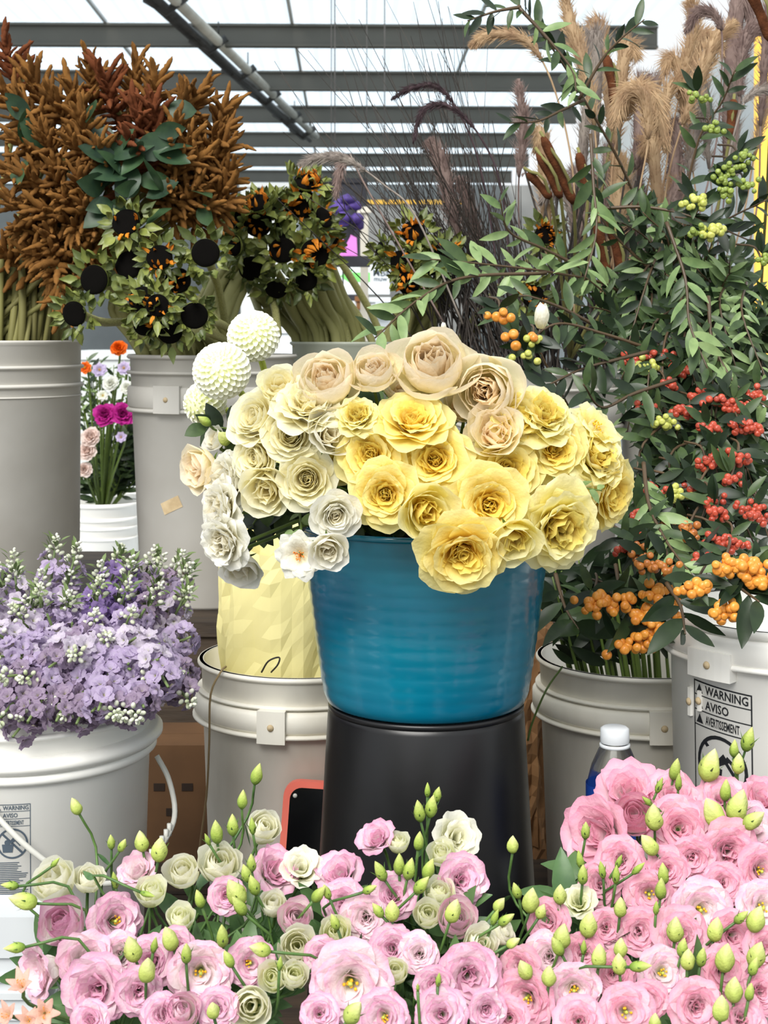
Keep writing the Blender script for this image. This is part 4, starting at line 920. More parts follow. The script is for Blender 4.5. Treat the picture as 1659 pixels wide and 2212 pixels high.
for j in range(3):
    b = MB()
    for k in range(16):
        a = rd.uniform(0, 6.28); z = rd.uniform(.10, .15); V, Fc, G = leaf(.016, .0028, .3, .1, 4)
        b.add(V, Fc, G, Matrix.Translation((.006 * math.cos(a), .006 * math.sin(a), z)) @ RZ(a) @ Matrix.Rotation(-rd.uniform(.5, 1.2), 4, 'Y'))
    SG.append(b.mesh('sepals', M_sgreen))
def stock_T(kd, j):
    P_ = [('bud_cluster', SB[j % 3], I4), ('sepals', SG[j % 3], I4)]
    v, f = tube([(0, 0, -.02), (0, 0, .132)], [.003, .0016], 6); P_.append(('stem', mesh('stem', v, f, M_sgreen), I4))
    for k in range(24):
        a = k * 2.39996 + j; z = -.01 + .138 * k / 24; r = .019 - .008 * k / 24
        d = Vector((math.cos(a), math.sin(a), .2 + .8 * (k / 24) ** 2)).normalized()
        P_.append(('floret', FLO[kd][(k + j) % 3], aim(Vector((r * math.cos(a), r * math.sin(a), z)), d, rd.uniform(0, 6), rd.uniform(.0155, .0205) * (1 - .3 * k / 24))))
    return P_
STK = {(kd, j): stock_T(kd, j) for kd in FLO for j in range(2)}
SC = Vector((stockpail.location.x, stockpail.location.y, stockpail.location.z + .36))
i = 0
rows = [(1158, 1.99, -30, 440, 72), (1200, 1.95, -60, 455, 66), (1250, 1.90, -30, 480, 64), (1305, 1.84, -60, 470, 64), (1362, 1.78, -30, 460, 66), (1420, 1.72, -60, 450, 66), (1470, 1.69, -20, 450, 60), (1515, 1.67, -20, 440, 60), (1548, 1.65, -20, 345, 54), (1578, 1.63, -30, 330, 54), (1600, 1.62, -40, 60, 40)]
wname = {'lilac': 'lilac stock spike with greenish buds', 'mist': 'pale whitish lilac stock spike', 'violet': 'violet stock spike, deeper than the rest', 'dusk': 'dusky mauve stock spike'}
for ri, (py0, D, x0, x1, st) in enumerate(rows):
    px = x0 + (ri % 2) * 20
    while px < x1:
        x = px + rd.uniform(-14, 14); py = py0 + rd.uniform(-22, 22) + (14 if x > 380 else 0); dd = D + rd.uniform(-.02, .02) + (.06 if x > 380 else 0)
        tip = P(x, py, dd)
        lean = (py0 - 1150) / 340
        d = Vector(((x - 100) / 420 * .75 + rd.gauss(0, .12), -lean * 1.25 - .05, 1.05 - lean * .95 + rd.gauss(0, .08))).normalized()
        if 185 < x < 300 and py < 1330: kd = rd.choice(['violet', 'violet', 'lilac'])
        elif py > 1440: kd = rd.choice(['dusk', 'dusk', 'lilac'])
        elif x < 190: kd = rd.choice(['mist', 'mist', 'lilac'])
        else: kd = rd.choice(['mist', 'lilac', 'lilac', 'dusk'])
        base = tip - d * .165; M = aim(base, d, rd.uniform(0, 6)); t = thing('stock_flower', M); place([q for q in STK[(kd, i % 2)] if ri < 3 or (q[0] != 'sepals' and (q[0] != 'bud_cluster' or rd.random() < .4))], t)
        stem_to(M, [base, base.lerp(SC, .5), SC + Vector((rd.uniform(-.07, .07), rd.uniform(-.07, .07), -.1))], .003, M_sgreen, t, 'stalk')
        reg(t, x, wname[kd], 'in the white pail', 'stock', 'stock spikes in the left white pail'); i += 1
        px += st
# ------------------------------------------------------------------ brown amaranth
M_amar = mat('amaranth_tassel', (164, 116, 60), (108, 74, 40), 70, rough=.9, spec=.1, bump=.6, bscale=260, rnd=.45)
M_amar2 = mat('amaranth_tassel_red', (140, 82, 50), (100, 56, 36), 70, rough=.9, spec=.1, bump=.6, bscale=260, rnd=.45)
M_dstem = mat('dry_stem', (132, 130, 74), (96, 92, 52), 14, rough=.7, rnd=.5, stretch=(1, 1, .2))
M_bleaf = lm('amaranth_leaf', (64, 90, 56), (34, 54, 42))
rd = random.Random(5)
FING = {}
for mi, m in enumerate((M_amar, M_amar2)):
    for j in range(4):
        n = 15; pts = []; rr = []
        bx_, by_ = rd.uniform(-.4, .4), rd.uniform(-.4, .4)
        for i in range(n):
            t = i / (n - 1); pts.append((bx_ * t * t, by_ * t * t, t)); rr.append(.09 * (1 - .35 * t) * (1 - t ** 6) ** .5 * (1 + rd.uniform(-.22, .22)) + .012)
        v, f = tube(pts, rr, 7); v = [p + Vector((rd.uniform(-1, 1), rd.uniform(-1, 1), rd.uniform(-1, 1))) * .018 for p in v]; FING[(mi, j)] = mesh('tassel', v, f, m)
L_AM = [leafmesh('am1', W=.33, fold=.2, bend=.25, m=M_bleaf), leafmesh('am2', W=.3, fold=.3, bend=-.15, m=M_bleaf), leafmesh('am3', W=.36, fold=.12, bend=.45, m=M_bleaf)]
AB = P(60, 760, 2.75)
AMAR = [(0, 70, 1), (60, 140, 0), (140, 160, 0), (190, 112, 0), (215, 140, 1), (300, 122, 0), (338, 150, 0), (400, 190, 0), (445, 185, 0), (492, 210, 0), (500, 262, 0), (508, 305, 0), (510, 352, 0), (506, 398, 0), (505, 430, 0),
        (-5, 180, 0), (30, 200, 0), (100, 190, 0), (170, 235, 0), (285, 215, 1), (330, 215, 1), (380, 250, 0), (20, 290, 0), (75, 265, 0), (140, 290, 0), (210, 300, 0), (285, 285, 1), (420, 285, 0), (450, 330, 0), (400, 340, 0),
        (-10, 350, 0), (45, 370, 0), (110, 350, 0), (165, 375, 0), (430, 395, 0), (370, 400, 0), (5, 430, 0), (70, 440, 0), (130, 420, 0), (180, 430, 0), (20, 490, 0), (90, 500, 0), (150, 490, 0), (200, 500, 0), (40, 540, 0), (110, 540, 0), (180, 545, 0), (460, 440, 0), (-20, 520, 0)]
leafspots = [(60, 255), (75, 335), (100, 320), (225, 270), (285, 335), (250, 400), (262, 355), (432, 240), (420, 425), (330, 310), (205, 195), (300, 380), (270, 300), (340, 340), (230, 430), (300, 420), (360, 430), (250, 430), (225, 345), (310, 345)]
def plume(px, py, mi, d, D, s, nm, where, nf=30):
    tip = P(px, py, D); d = Vector(d).normalized(); base = tip - d * .115 * s; M = aim(base, d, rd.uniform(0, 6)); t = thing('amaranth_plume', M)
    for k in range(nf):
        u = k / nf; a = k * 2.39996; z = .095 * u * s; el = math.radians(82 - 62 * u ** 1.3 + rd.uniform(-14, 14))
        dd = Vector((math.sin(el) * math.cos(a), math.sin(el) * math.sin(a), math.cos(el))); L_ = (.062 - .018 * u) * rd.uniform(.6, 1.25) * s
        obj('tassel', FING[(mi, rd.randint(0, 3))], t, aim(Vector((0, 0, z)), dd, rd.uniform(0, 6), L_))
    obj('tassel', FING[(mi, 0)], t, aim(Vector((0, 0, .07 * s)), (0, 0, 1), 0, .07 * s))
    ea, er = rd.uniform(0, 6.28), .11 * rd.random() ** .5; e = Vector((P(-22, 0, 2.75).x + er * math.cos(ea), 2.75 + er * math.sin(ea), AB.z))
    if d.z < -.2: stem_to(M, [tip, base, base - d * .05 + Vector((0, .03, .01)), base + Vector((-.02, .1, -.02))], .004, M_dstem, t, n=6, seg=8)
    else: stem_to(M, [base + d * .04, base, base.lerp(e, .6) + Vector((0, .02, .01)), e, Vector((P(-22, 0, 2.75).x, 2.75, e.z - .2))], .005, M_dstem, t, n=7, seg=12)
    reg(t, px, nm, where, 'amaranth', 'brown amaranth plumes'); return t, M, tip
PL = []
for (px, py, mi) in AMAR:
    dx, dy = (px - 230) / 330, (py - 370) / 300; s = max(.05, 1 - dx * dx * .7 - dy * dy) ** .5
    D = 2.72 - .2 * s
    d = (dx * .8 + rd.gauss(0, .15), -.75 * s - .1, -dy * .75 + .45 + rd.gauss(0, .12))
    PL.append(plume(px, py, mi, d, D, rd.uniform(.9, 1.1), ('golden brown' if mi == 0 else 'reddish brown') + ' amaranth plume', 'above the left tall bucket'))
PL.append(plume(132, 690, 0, (.12, -.25, -1), 2.56, 1.05, 'drooping brown amaranth tassel', 'hanging before the bundled stems', 26))
PL.append(plume(110, 640, 0, (.1, -.35, -.9), 2.58, 1.0, 'drooping brown amaranth plume', 'just over the hanging tassel', 26))
PL.append(plume(180, 575, 0, (.25, -.3, -.85), 2.58, .8, 'short brown amaranth plume', 'bending down beside the sunflowers', 24))
for (x, y) in leafspots:
    t, M, tip = min(PL[:-3], key=lambda q: (q[2] - P(x, y, 2.55)).length)
    for _ in range(1 + (y > 330)):
        p = P(x + rd.uniform(-25, 25), y + rd.uniform(-25, 25), 2.54 if 215 < x < 400 and y > 280 else 2.58)
        obj('leaf', rd.choice(L_AM), t, M.inverted() @ leafM(p, (rd.uniform(-1, 1), rd.uniform(-.8, .2), rd.uniform(-.8, .7)), (rd.gauss(0, .8), -1, .6 + rd.gauss(0, .7)), .066 * rd.uniform(.7, 1.2)))
bo = thing('stem_bundle', AB - Vector((0, 0, .3)), 'dense bundle of dry amaranth stems packed in the left tall bucket', 'stems'); M = bo.matrix_basis.copy()
for i in range(60):
    x = -150 + 4.9 * i; dx_ = P(x, 0, 2.75).x - P(-22, 0, 2.75).x; bt_ = P(x, 750, 2.75 - max(0, .135 ** 2 - dx_ * dx_) ** .5 * rd.uniform(.3, 1)); tp = P(x * .95 + 20 + rd.uniform(-20, 20), 520, 2.66 + .12 * rd.random())
    stem_to(M, [bt_.lerp(Vector((P(-22, 0, 2.75).x, 2.75, bt_.z)), .5) - Vector((0, 0, .15)), bt_, tp], .0062 * rd.uniform(.7, 1.2), M_dstem, bo, 'stem', 7, 6)

# ------------------------------------------------------------------ faded sunflowers
M_disc = mat('black_seed_disc', (20, 17, 14), (8, 7, 6), 120, rough=.9, spec=.1, bump=.8, bscale=220)
M_brac = lm('sunflower_bract', (140, 148, 74), (74, 86, 44))
M_brad = lm('sunflower_bract_dark', (96, 108, 56), (60, 70, 40))
M_ray = mat('withered_ray', (226, 150, 38), (184, 98, 22), 20, rough=.7, transl=.25, rnd=.5)
M_sstem = mat('sunflower_stem', (170, 168, 112), (120, 120, 72), 16, rough=.6, rnd=.5, stretch=(1, 1, .25))
brm = []
for j in range(4):
    V, Fc, G = petal(L=.62, W=.17, th=[(70, 50, 10), (80, 70, 100), (60, 30, -20), (90, 90, 60)][j], R=.3, ruf=.06, seed=j, nu=5, nv=6, tip=.2, point=.25, r0=.62)
    brm.append((mesh('bract', V, Fc, M_brac, G), mesh('bract', V, Fc, M_brad, G)))
ram = []
for j in range(3):
    V, Fc, G = petal(L=.75, W=.12, th=[(30, -30, -60), (20, 10, -40), (50, 60, 20)][j], R=.15, ruf=.1, seed=j + 7, nu=5, nv=6, tip=.2, point=.3, r0=.55); ram.append(mesh('ray_petal', V, Fc, M_ray, G))
v, f = lathe([(0, .10), (.3, .115), (.55, .10), (.68, .04), (.7, -.02), (.6, -.1)], 28); disc_me = mesh('seed_disc', v, f, M_disc)
v, f = lathe([(.7, -.02), (.72, -.1), (.5, -.3), (.2, -.42), (.1, -.5), (0, -.5)], 20); back_me = mesh('receptacle', v, f, M_brac)
SUN = [  # px, py, radius px, orange petals, facing, bucket
 (272, 480, 44, 3, (-.1, .3), 0), (278, 572, 44, 0, (-.15, .1), 0), (203, 604, 46, 0, (-.25, -.05), 0), (344, 556, 40, 7, (0, .2), 0), (444, 546, 44, 0, (.1, .05), 0), (384, 606, 40, 5, (.05, 0), 0), (306, 646, 42, 4, (-.15, .3), 0), (420, 682, 42, 0, (.15, -.2), 0), (366, 716, 40, 0, (.0, -.25), 0), (160, 678, 40, 0, (-.3, -.15), 0), (310, 700, 36, 4, (-.3, .0), 0), (340, 660, 36, 3, (0, .0), 0),
 (542, 580, 38, 0, (0, -.05), 1), (596, 626, 34, 0, (-.1, -.65), 1), (662, 606, 34, 0, (.1, -.3), 1), (556, 482, 44, 7, (-.1, -.2), 1), (655, 440, 46, 12, (.15, .1), 1), (664, 392, 42, 10, (.15, .75), 1), (680, 548, 46, 12, (.3, 0), 1), (556, 438, 40, 8, (-.2, .7), 1), (716, 520, 36, 8, (.8, .0), 1), (510, 470, 36, 4, (-.6, .2), 1), (610, 540, 42, 2, (.0, .3), 1), (600, 450, 38, 3, (0, .4), 1), (610, 500, 40, 0, (.9, .2), 1), (505, 530, 34, 2, (-.7, -.1), 1), (700, 470, 34, 2, (.7, .3), 1),
 (893, 500, 38, 10, (-.1, .35), 2), (868, 566, 38, 5, (-.3, .0), 2), (882, 612, 36, 9, (-.1, -.3), 2), (820, 545, 34, 0, (-.95, .1), 2), (962, 545, 36, 4, (.2, .5), 2), (1178, 508, 34, 10, (.1, .2), 2), (1152, 640, 36, 9, (0, 0), 2), (930, 570, 36, 3, (.1, .2), 2)]
SBASE = [P(445, 790, 2.8), P(757, 760, 3.0), P(900, 790, 2.95)]
MID = [None, None, None]
swhere = ['in the left sunflower bunch', 'in the middle sunflower bunch', 'in the right sunflower bunch']
for (px, py, rp, no, fc, bk) in SUN:
    D = {0: 2.5, 1: 2.82, 2: 2.72}[bk] + rd.uniform(-.03, .03) - (.12 if bk == 0 and py > 640 else 0); r = rp * D / F
    d = Vector((fc[0], -(max(.1, 1 - fc[0] ** 2 - fc[1] ** 2)) ** .5, fc[1])).normalized(); loc = P(px, py, D); M = aim(loc, d, rd.uniform(0, 6), r)
    t = thing('sunflower', M); obj('seed_disc', disc_me, t); obj('receptacle', back_me, t)
    dark = 1 if (no == 0 and bk == 1) else 0
    for k in range(28):
        a = k * 2.39996 if k > 14 else k * 6.283 / 15
        obj('bract', brm[rd.randint(0, 3)][dark if rd.random() < .7 else 1 - dark], t, RZ(a + rd.uniform(-.15, .15)) @ Matrix.Translation((0, 0, -.12)) @ Matrix.Rotation(rd.uniform(-.3, .3), 4, 'Y') @ Matrix.Scale(rd.uniform(1.0, 1.6), 4))
    for k in range(no * 2): obj('ray_petal', rd.choice(ram), t, RZ(rd.uniform(0, 6.28)) @ Matrix.Rotation(rd.uniform(-.3, .3), 4, 'Y') @ Matrix.Scale(rd.uniform(.7, 1.15), 4))
    e = SBASE[0 if (bk == 1 and px < 600) else bk] + Vector((rd.uniform(-.09, .09), rd.uniform(-.06, .06), 0)); b_ = loc - d * r * .45; up = b_ - d * .04 + Vector((0, .09, -.02))
    stem_to(M, [b_, up, up.lerp(e, .45) + Vector((0, 0, .03)), e, e - Vector((0, 0, .22))] if not (bk == 1 and px < 600) else [b_, b_ + Vector((-.01, .12, -.04)), e + Vector((.05, .03, .06)), e, e - Vector((0, 0, .22))], .0075, M_sstem, t, n=8, seg=14)
    nm = 'faded sunflower with black disc and green bracts' if no < 4 else 'faded sunflower with withered orange petals'
    reg(t, px, nm, swhere[bk], 'sunflower', 'faded sunflowers')
# thick bare stems running down into the buckets
def stemrow(n, top, bot, Dt, Db, r, where, curve=0.):
    bo = thing('stem_bundle', P((bot[0] + bot[2]) / 2, bot[1], Db) - Vector((0, 0, .2)), 'bundle of thick dry sunflower stems ' + where, 'stems', 'sunflower stem bundles'); M = bo.matrix_basis.copy()
    for i in range(n):
        u = (i + .5) / n; a = P(top[0] + (top[2] - top[0]) * u + rd.uniform(-5, 5), top[1] + (top[3] - top[1]) * u, Dt + rd.uniform(-.03, .03)); b = P(bot[0] + (bot[2] - bot[0]) * u + rd.uniform(-4, 4), bot[1] + (bot[3] - bot[1]) * u, Db + rd.uniform(-.03, .03))
        m_ = a.lerp(b, .4) + Vector((curve, 0, abs(curve)))
        stem_to(M, [b - Vector((0, 0, .2)), b, m_, a], r * rd.uniform(.8, 1.15), M_sstem, bo, 'stem', 8, 10)
stemrow(12, (600, 620, 715, 570), (660, 745, 785, 745), 2.9, 2.95, .0105, 'in the translucent bucket')
stemrow(8, (545, 620, 625, 625), (640, 750, 720, 750), 2.95, 3.0, .0095, 'behind the white dahlias')
stemrow(9, (590, 560, 500, 560), (480, 775, 395, 775), 2.9, 2.8, .0105, 'arching into the taped bucket', -.018)
stemrow(10, (235, 650, 340, 680), (300, 790, 430, 790), 2.72, 2.78, .0095, 'below the left sunflower heads', -.02)
stemrow(7, (880, 620, 1000, 600), (815, 760, 900, 760), 2.85, 2.95, .010, 'behind the topmost globe rose', .02)

# ------------------------------------------------------------------ grasses, twigs and cattails
M_dtwig = mat('dark_twig', (66, 58, 52), (44, 40, 38), 10, rough=.7)
M_cat = mat('cattail_brown', (98, 58, 36), (72, 42, 26), 60, rough=.95, spec=.1, bump=.4, bscale=300)
def hair_mat(nm, a, b): return mat(nm, a, b, 30, rough=.8, spec=.15, transl=.35, rnd=.3)
M_tan = hair_mat('tan_plume', (206, 180, 144), (164, 134, 106)); M_mauve = hair_mat('mauve_plume', (166, 146, 138), (120, 100, 96)); M_darkp = hair_mat('dark_plume', (92, 76, 80), (60, 48, 52)); M_pale = hair_mat('silver_plume', (176, 166, 156), (138, 128, 122))
b = MB()
GB = P(1165, 800, 2.8)
for i in range(150):
    x0 = rd.uniform(930, 1180); p0 = P(x0, 790, 2.75 + rd.uniform(0, .15)); ex = rd.triangular(560, 1180, 940); ey = rd.uniform(-40, 430) if rd.random() < .5 else rd.uniform(250, 500)
    p2 = P(ex, ey, 2.7 + rd.uniform(-.1, .3)); p1 = P(x0 * .62 + ex * .38 + rd.uniform(-15, 30), 790 * .55 + ey * .45, 2.78)
    v, f = tube(catmull([p0, p1, p2], 9), [.0018 * (1 - .07 * k) * (1.0 if ey > 200 else .75) for k in range(10)], 4, False); b.add(v, f)
    if rd.random() < .6:
        q = p1.lerp(p2, rd.uniform(.1, .6)); v, f = tube([q, q + Vector((rd.uniform(-.06, .03), 0, rd.uniform(.04, .12)))], [.0012, .0006], 3, False); b.add(v, f)
tw = obj('twig_bundle', b.mesh('twig_bundle', M_dtwig)); tag(tw, 'bundle of thin dark dry twigs fanning up and left behind the roses', 'twigs'); tw['kind'] = 'stuff'
b = MB()
for i in range(110):
    x0 = rd.uniform(1130, 1400); p0 = P(x0, 800, 2.78 + rd.uniform(0, .12)); ex = x0 + rd.uniform(-120, 160); p2 = P(ex, rd.uniform(350, 620), 2.8 + rd.uniform(-.05, .2))
    v, f = tube(catmull([p0, p0.lerp(p2, .5) + Vector((rd.uniform(-.02, .02), 0, 0)), p2], 6), .0024, 4, False); b.add(v, f)
tw = obj('grass_stalks', b.mesh('grass_stalks', M_dtwig)); tag(tw, 'dense dark grass stalks standing in the pail behind the yellow roses', 'grass'); tw['kind'] = 'stuff'
def fplume(pts, D, wpx, m, hl, nh, lb, start=.3, sm=None):
    w = [P(x, y, D) for x, y in pts]; c = catmull(w, 30); root = thing('grass_plume', c[0]); M = root.matrix_basis.copy()
    v, f = tube(c, .0018, 5); obj('stalk', mesh('stalk', local(M, v), f, sm or m), root)
    b = MB(); w_ = wpx * D / F
    for i in range(nh):
        t = start + (1 - start) * rd.random(); k = min(int(t * 30), 29); p = c[k].lerp(c[k + 1], t * 30 - k); tg = (c[k + 1] - c[k]).normalized()
        u = (t - start) / (1 - start); env = math.sin(math.pi * min(1, .12 + .88 * u)) ** .5
        rdm = Vector((rd.gauss(0, 1), rd.gauss(0, 1), rd.gauss(0, 1))); rdm = (rdm - tg * rdm.dot(tg)).normalized()
        L_ = hl * D / F * rd.uniform(.5, 1.2); d = (tg * rd.uniform(.7, 1.4) + rdm * rd.uniform(.2, .9)).normalized()
        q = p + rdm * w_ * .35 * env * rd.random(); e = q + d * L_ * env + Vector((0, 0, -.1 * L_)); s = d.cross(Vector((0, 1, .2))).normalized() * .0009
        b.add([q - s, q + s, e], [(0, 1, 2)])
    # soft seed core
    cs = [c[int((start + (1 - start) * j / 12) * 30)] for j in range(13)]
    v, f = tube(cs, [max(.0005, w_ * .3 * math.sin(math.pi * (j + .6) / 13.4) ** .6) for j in range(13)], 8)
    obj('seed_core', mesh('seed_core', local(M, v), f, m), root)
    obj('bristles', mesh('bristles', local(M, b.v), b.f, m, None, False), root)
    if lb: tag(root, lb, 'grass', 'feathery grass plumes')
    else: reg(root, pts[-1][0], {M_mauve: 'soft mauve', M_tan: 'soft tan', M_pale: 'soft silver'}[m] + ' grass plume', 'in the plume thicket at upper right', 'grass', 'soft plumes behind the cattails')
FP = [
 ([(1110, 700), (1085, 420), (1040, 300), (975, 232), (915, 236), (892, 310)], 2.55, 16, M_darkp, 22, 420, 'dark arching grass plume curling over in the upper middle', .45),
 ([(1090, 700), (1050, 420), (1010, 280), (950, 190), (890, 190), (845, 215)], 2.72, 16, M_darkp, 20, 380, 'dark grass plume arching left above the curled one', .5),
 ([(1000, 700), (900, 470), (830, 400), (750, 345), (690, 340), (645, 355)], 2.5, 26, M_pale, 26, 560, 'silvery grass plume drooping left above the sunflowers', .5),
 ([(960, 700), (800, 420), (760, 350), (735, 365), (725, 430)], 2.62, 22, M_mauve, 24, 420, 'mauve grass plume hanging down beside the sunflowers', .45),
 ([(1010, 700), (1000, 560), (975, 450), (950, 340), (925, 300)], 2.78, 46, M_mauve, 34, 900, 'broad mauve grass plume standing among the dark twigs', .35),
 ([(1060, 700), (1040, 560), (1010, 440), (990, 380)], 2.85, 40, M_mauve, 34, 700, 'short mauve grass plume behind the broad one', .35),
 ([(1240, 700), (1240, 400), (1200, 200), (1140, 90), (1060, 75), (1015, 100)], 2.7, 34, M_tan, 30, 700, 'tan grass plume bending left at the top', .5),
 ([(1300, 700), (1290, 350), (1270, 180), (1235, 60), (1215, -30)], 2.75, 44, M_tan, 36, 900, 'tall tan grass plume rising past the top edge', .35),
 ([(1330, 700), (1320, 400), (1345, 260), (1385, 190), (1420, 230), (1440, 330)], 2.7, 60, M_tan, 40, 1100, 'thick tan grass plume arching right in the upper right', .4),
 ([(1340, 700), (1380, 420), (1400, 300), (1390, 210), (1350, 200), (1320, 280)], 2.66, 50, M_tan, 40, 900, 'thick tan grass plume arching left in the upper right', .4),
 ([(1420, 700), (1440, 400), (1500, 200), (1545, 90), (1590, 45)], 2.8, 50, M_tan, 40, 1000, 'broad tan plume leaning right near the top right corner', .4),
 ([(1440, 700), (1540, 350), (1560, 120), (1550, 40), (1510, 25), (1480, 70)], 2.62, 30, M_mauve, 30, 700, 'mauve plume hooked over near the top right corner', .5),
 ([(1450, 700), (1580, 350), (1600, 140), (1620, 70), (1650, 60)], 2.75, 44, M_mauve, 36, 800, 'mauve plume at the right edge near the top', .4),
 ([(1400, 700), (1440, 350), (1480, 150), (1500, 40), (1490, 0)], 2.9, 40, M_tan, 40, 800, 'pale tan plume reaching the top edge at right', .4),
 ([(1380, 700), (1400, 560), (1440, 470), (1470, 380)], 2.85, 60, M_mauve, 40, 1000, 'wide mauve plume behind the leafy branches at right', .3),
 ([(1350, 720), (1360, 600), (1370, 480), (1380, 380)], 2.88, 60, M_mauve, 40, 1000, 'upright mauve plume behind the cattails', .25),
 ([(1560, 400), (1600, 240), (1640, 195), (1680, 200)], 2.6, 24, M_pale, 24, 400, 'thin silver plume bending out at the right edge', .4),
 ([(1300, 700), (1330, 500), (1340, 380), (1330, 330)], 2.8, 60, M_tan, 40, 900, 'tan plume behind the leafy stem at right', .25),
 ([(1130, 700), (1120, 420), (1130, 280), (1120, 170)], 2.9, 30, M_mauve, 40, 600, 'faint mauve plume behind the leaning cattails', .4)]
rp = random.Random(19)
for i in range(16):
    x = 1170 + i * 22 + rp.uniform(-10, 10); ty = rp.uniform(220, 460); lean = rp.uniform(-60, 70); m_ = rp.choice([M_mauve, M_mauve, M_tan, M_pale])
    FP.append(([(1250 + (x - 1250) * .4, 760), (x, 600), (x + lean * .5, (ty + 600) / 2), (x + lean, ty), (x + lean * 1.8, ty + rp.uniform(-10, 60))], 2.86 + rp.uniform(-.04, .1), rp.uniform(26, 48), m_, 38, 600, None, rp.uniform(.3, .45)))
for i in range(14):
    x = 1290 + i * 27 + rp.uniform(-12, 12); ty = rp.uniform(-20, 260); lean = rp.uniform(-50, 80); m_ = rp.choice([M_mauve, M_tan, M_tan, M_pale])
    FP.append(([(1450 + (x - 1450) * .5, 740), (x, 480), (x + lean * .4, (ty + 480) / 2), (x + lean, ty), (x + lean * 1.9, ty + rp.uniform(10, 90))], 2.9 + rp.uniform(-.05, .12), rp.uniform(34, 60), m_, 42, 750, None, rp.uniform(.35, .5)))
for q in FP: fplume(*q)
def cattail(p0, p1, D, r, lb, base=(1230, 780)):
    a, b_ = P(p0[0], p0[1], D), P(p1[0], p1[1], D); root = thing('cattail', b_); M = root.matrix_basis.copy(); d = (a - b_)
    n = 10; rr = r * D / F
    v, f = tube([b_ + d * (i / n) for i in range(n + 1)], [rr * (.55 if i in (0, n) else 1) * (.9 + .1 * math.sin(i)) for i in range(n + 1)], 12); obj('spike', mesh('spike', local(M, v), f, M_cat), root)
    v, f = tube(catmull([a + d.normalized() * .01, b_, P(base[0], base[1], 2.8)], 8), .003, 6); obj('stalk', mesh('stalk', local(M, v), f, M_dstem), root)
    tag(root, lb, 'cattail', 'brown cattails')
cattail((1172, 295), (1240, 440), 2.6, 11, 'brown cattail leaning left, tallest of the three together')
cattail((1162, 330), (1212, 428), 2.58, 10, 'brown cattail leaning left, middle of the three together')
cattail((1140, 372), (1190, 428), 2.56, 10, 'brown cattail leaning left, lowest of the three together')
cattail((1312, 460), (1345, 590), 2.64, 12, 'brown cattail upright behind the drooping pale branch'); cattail((1290, 480), (1312, 600), 2.7, 12, 'brown cattail just left of the upright one')
cattail((1585, 215), (1575, 300), 2.7, 12, 'brown cattail near the right edge below the plumes', (1500, 760)); cattail((1612, -40), (1668, 90), 2.3, 13, 'dark cattail cut by the top right corner', (1640, 700))
cattail((1310, 120), (1330, 230), 2.8, 11, 'brown cattail between the tan plumes at the top'); cattail((1250, 330), (1270, 430), 2.72, 11, 'brown cattail right of the three together')

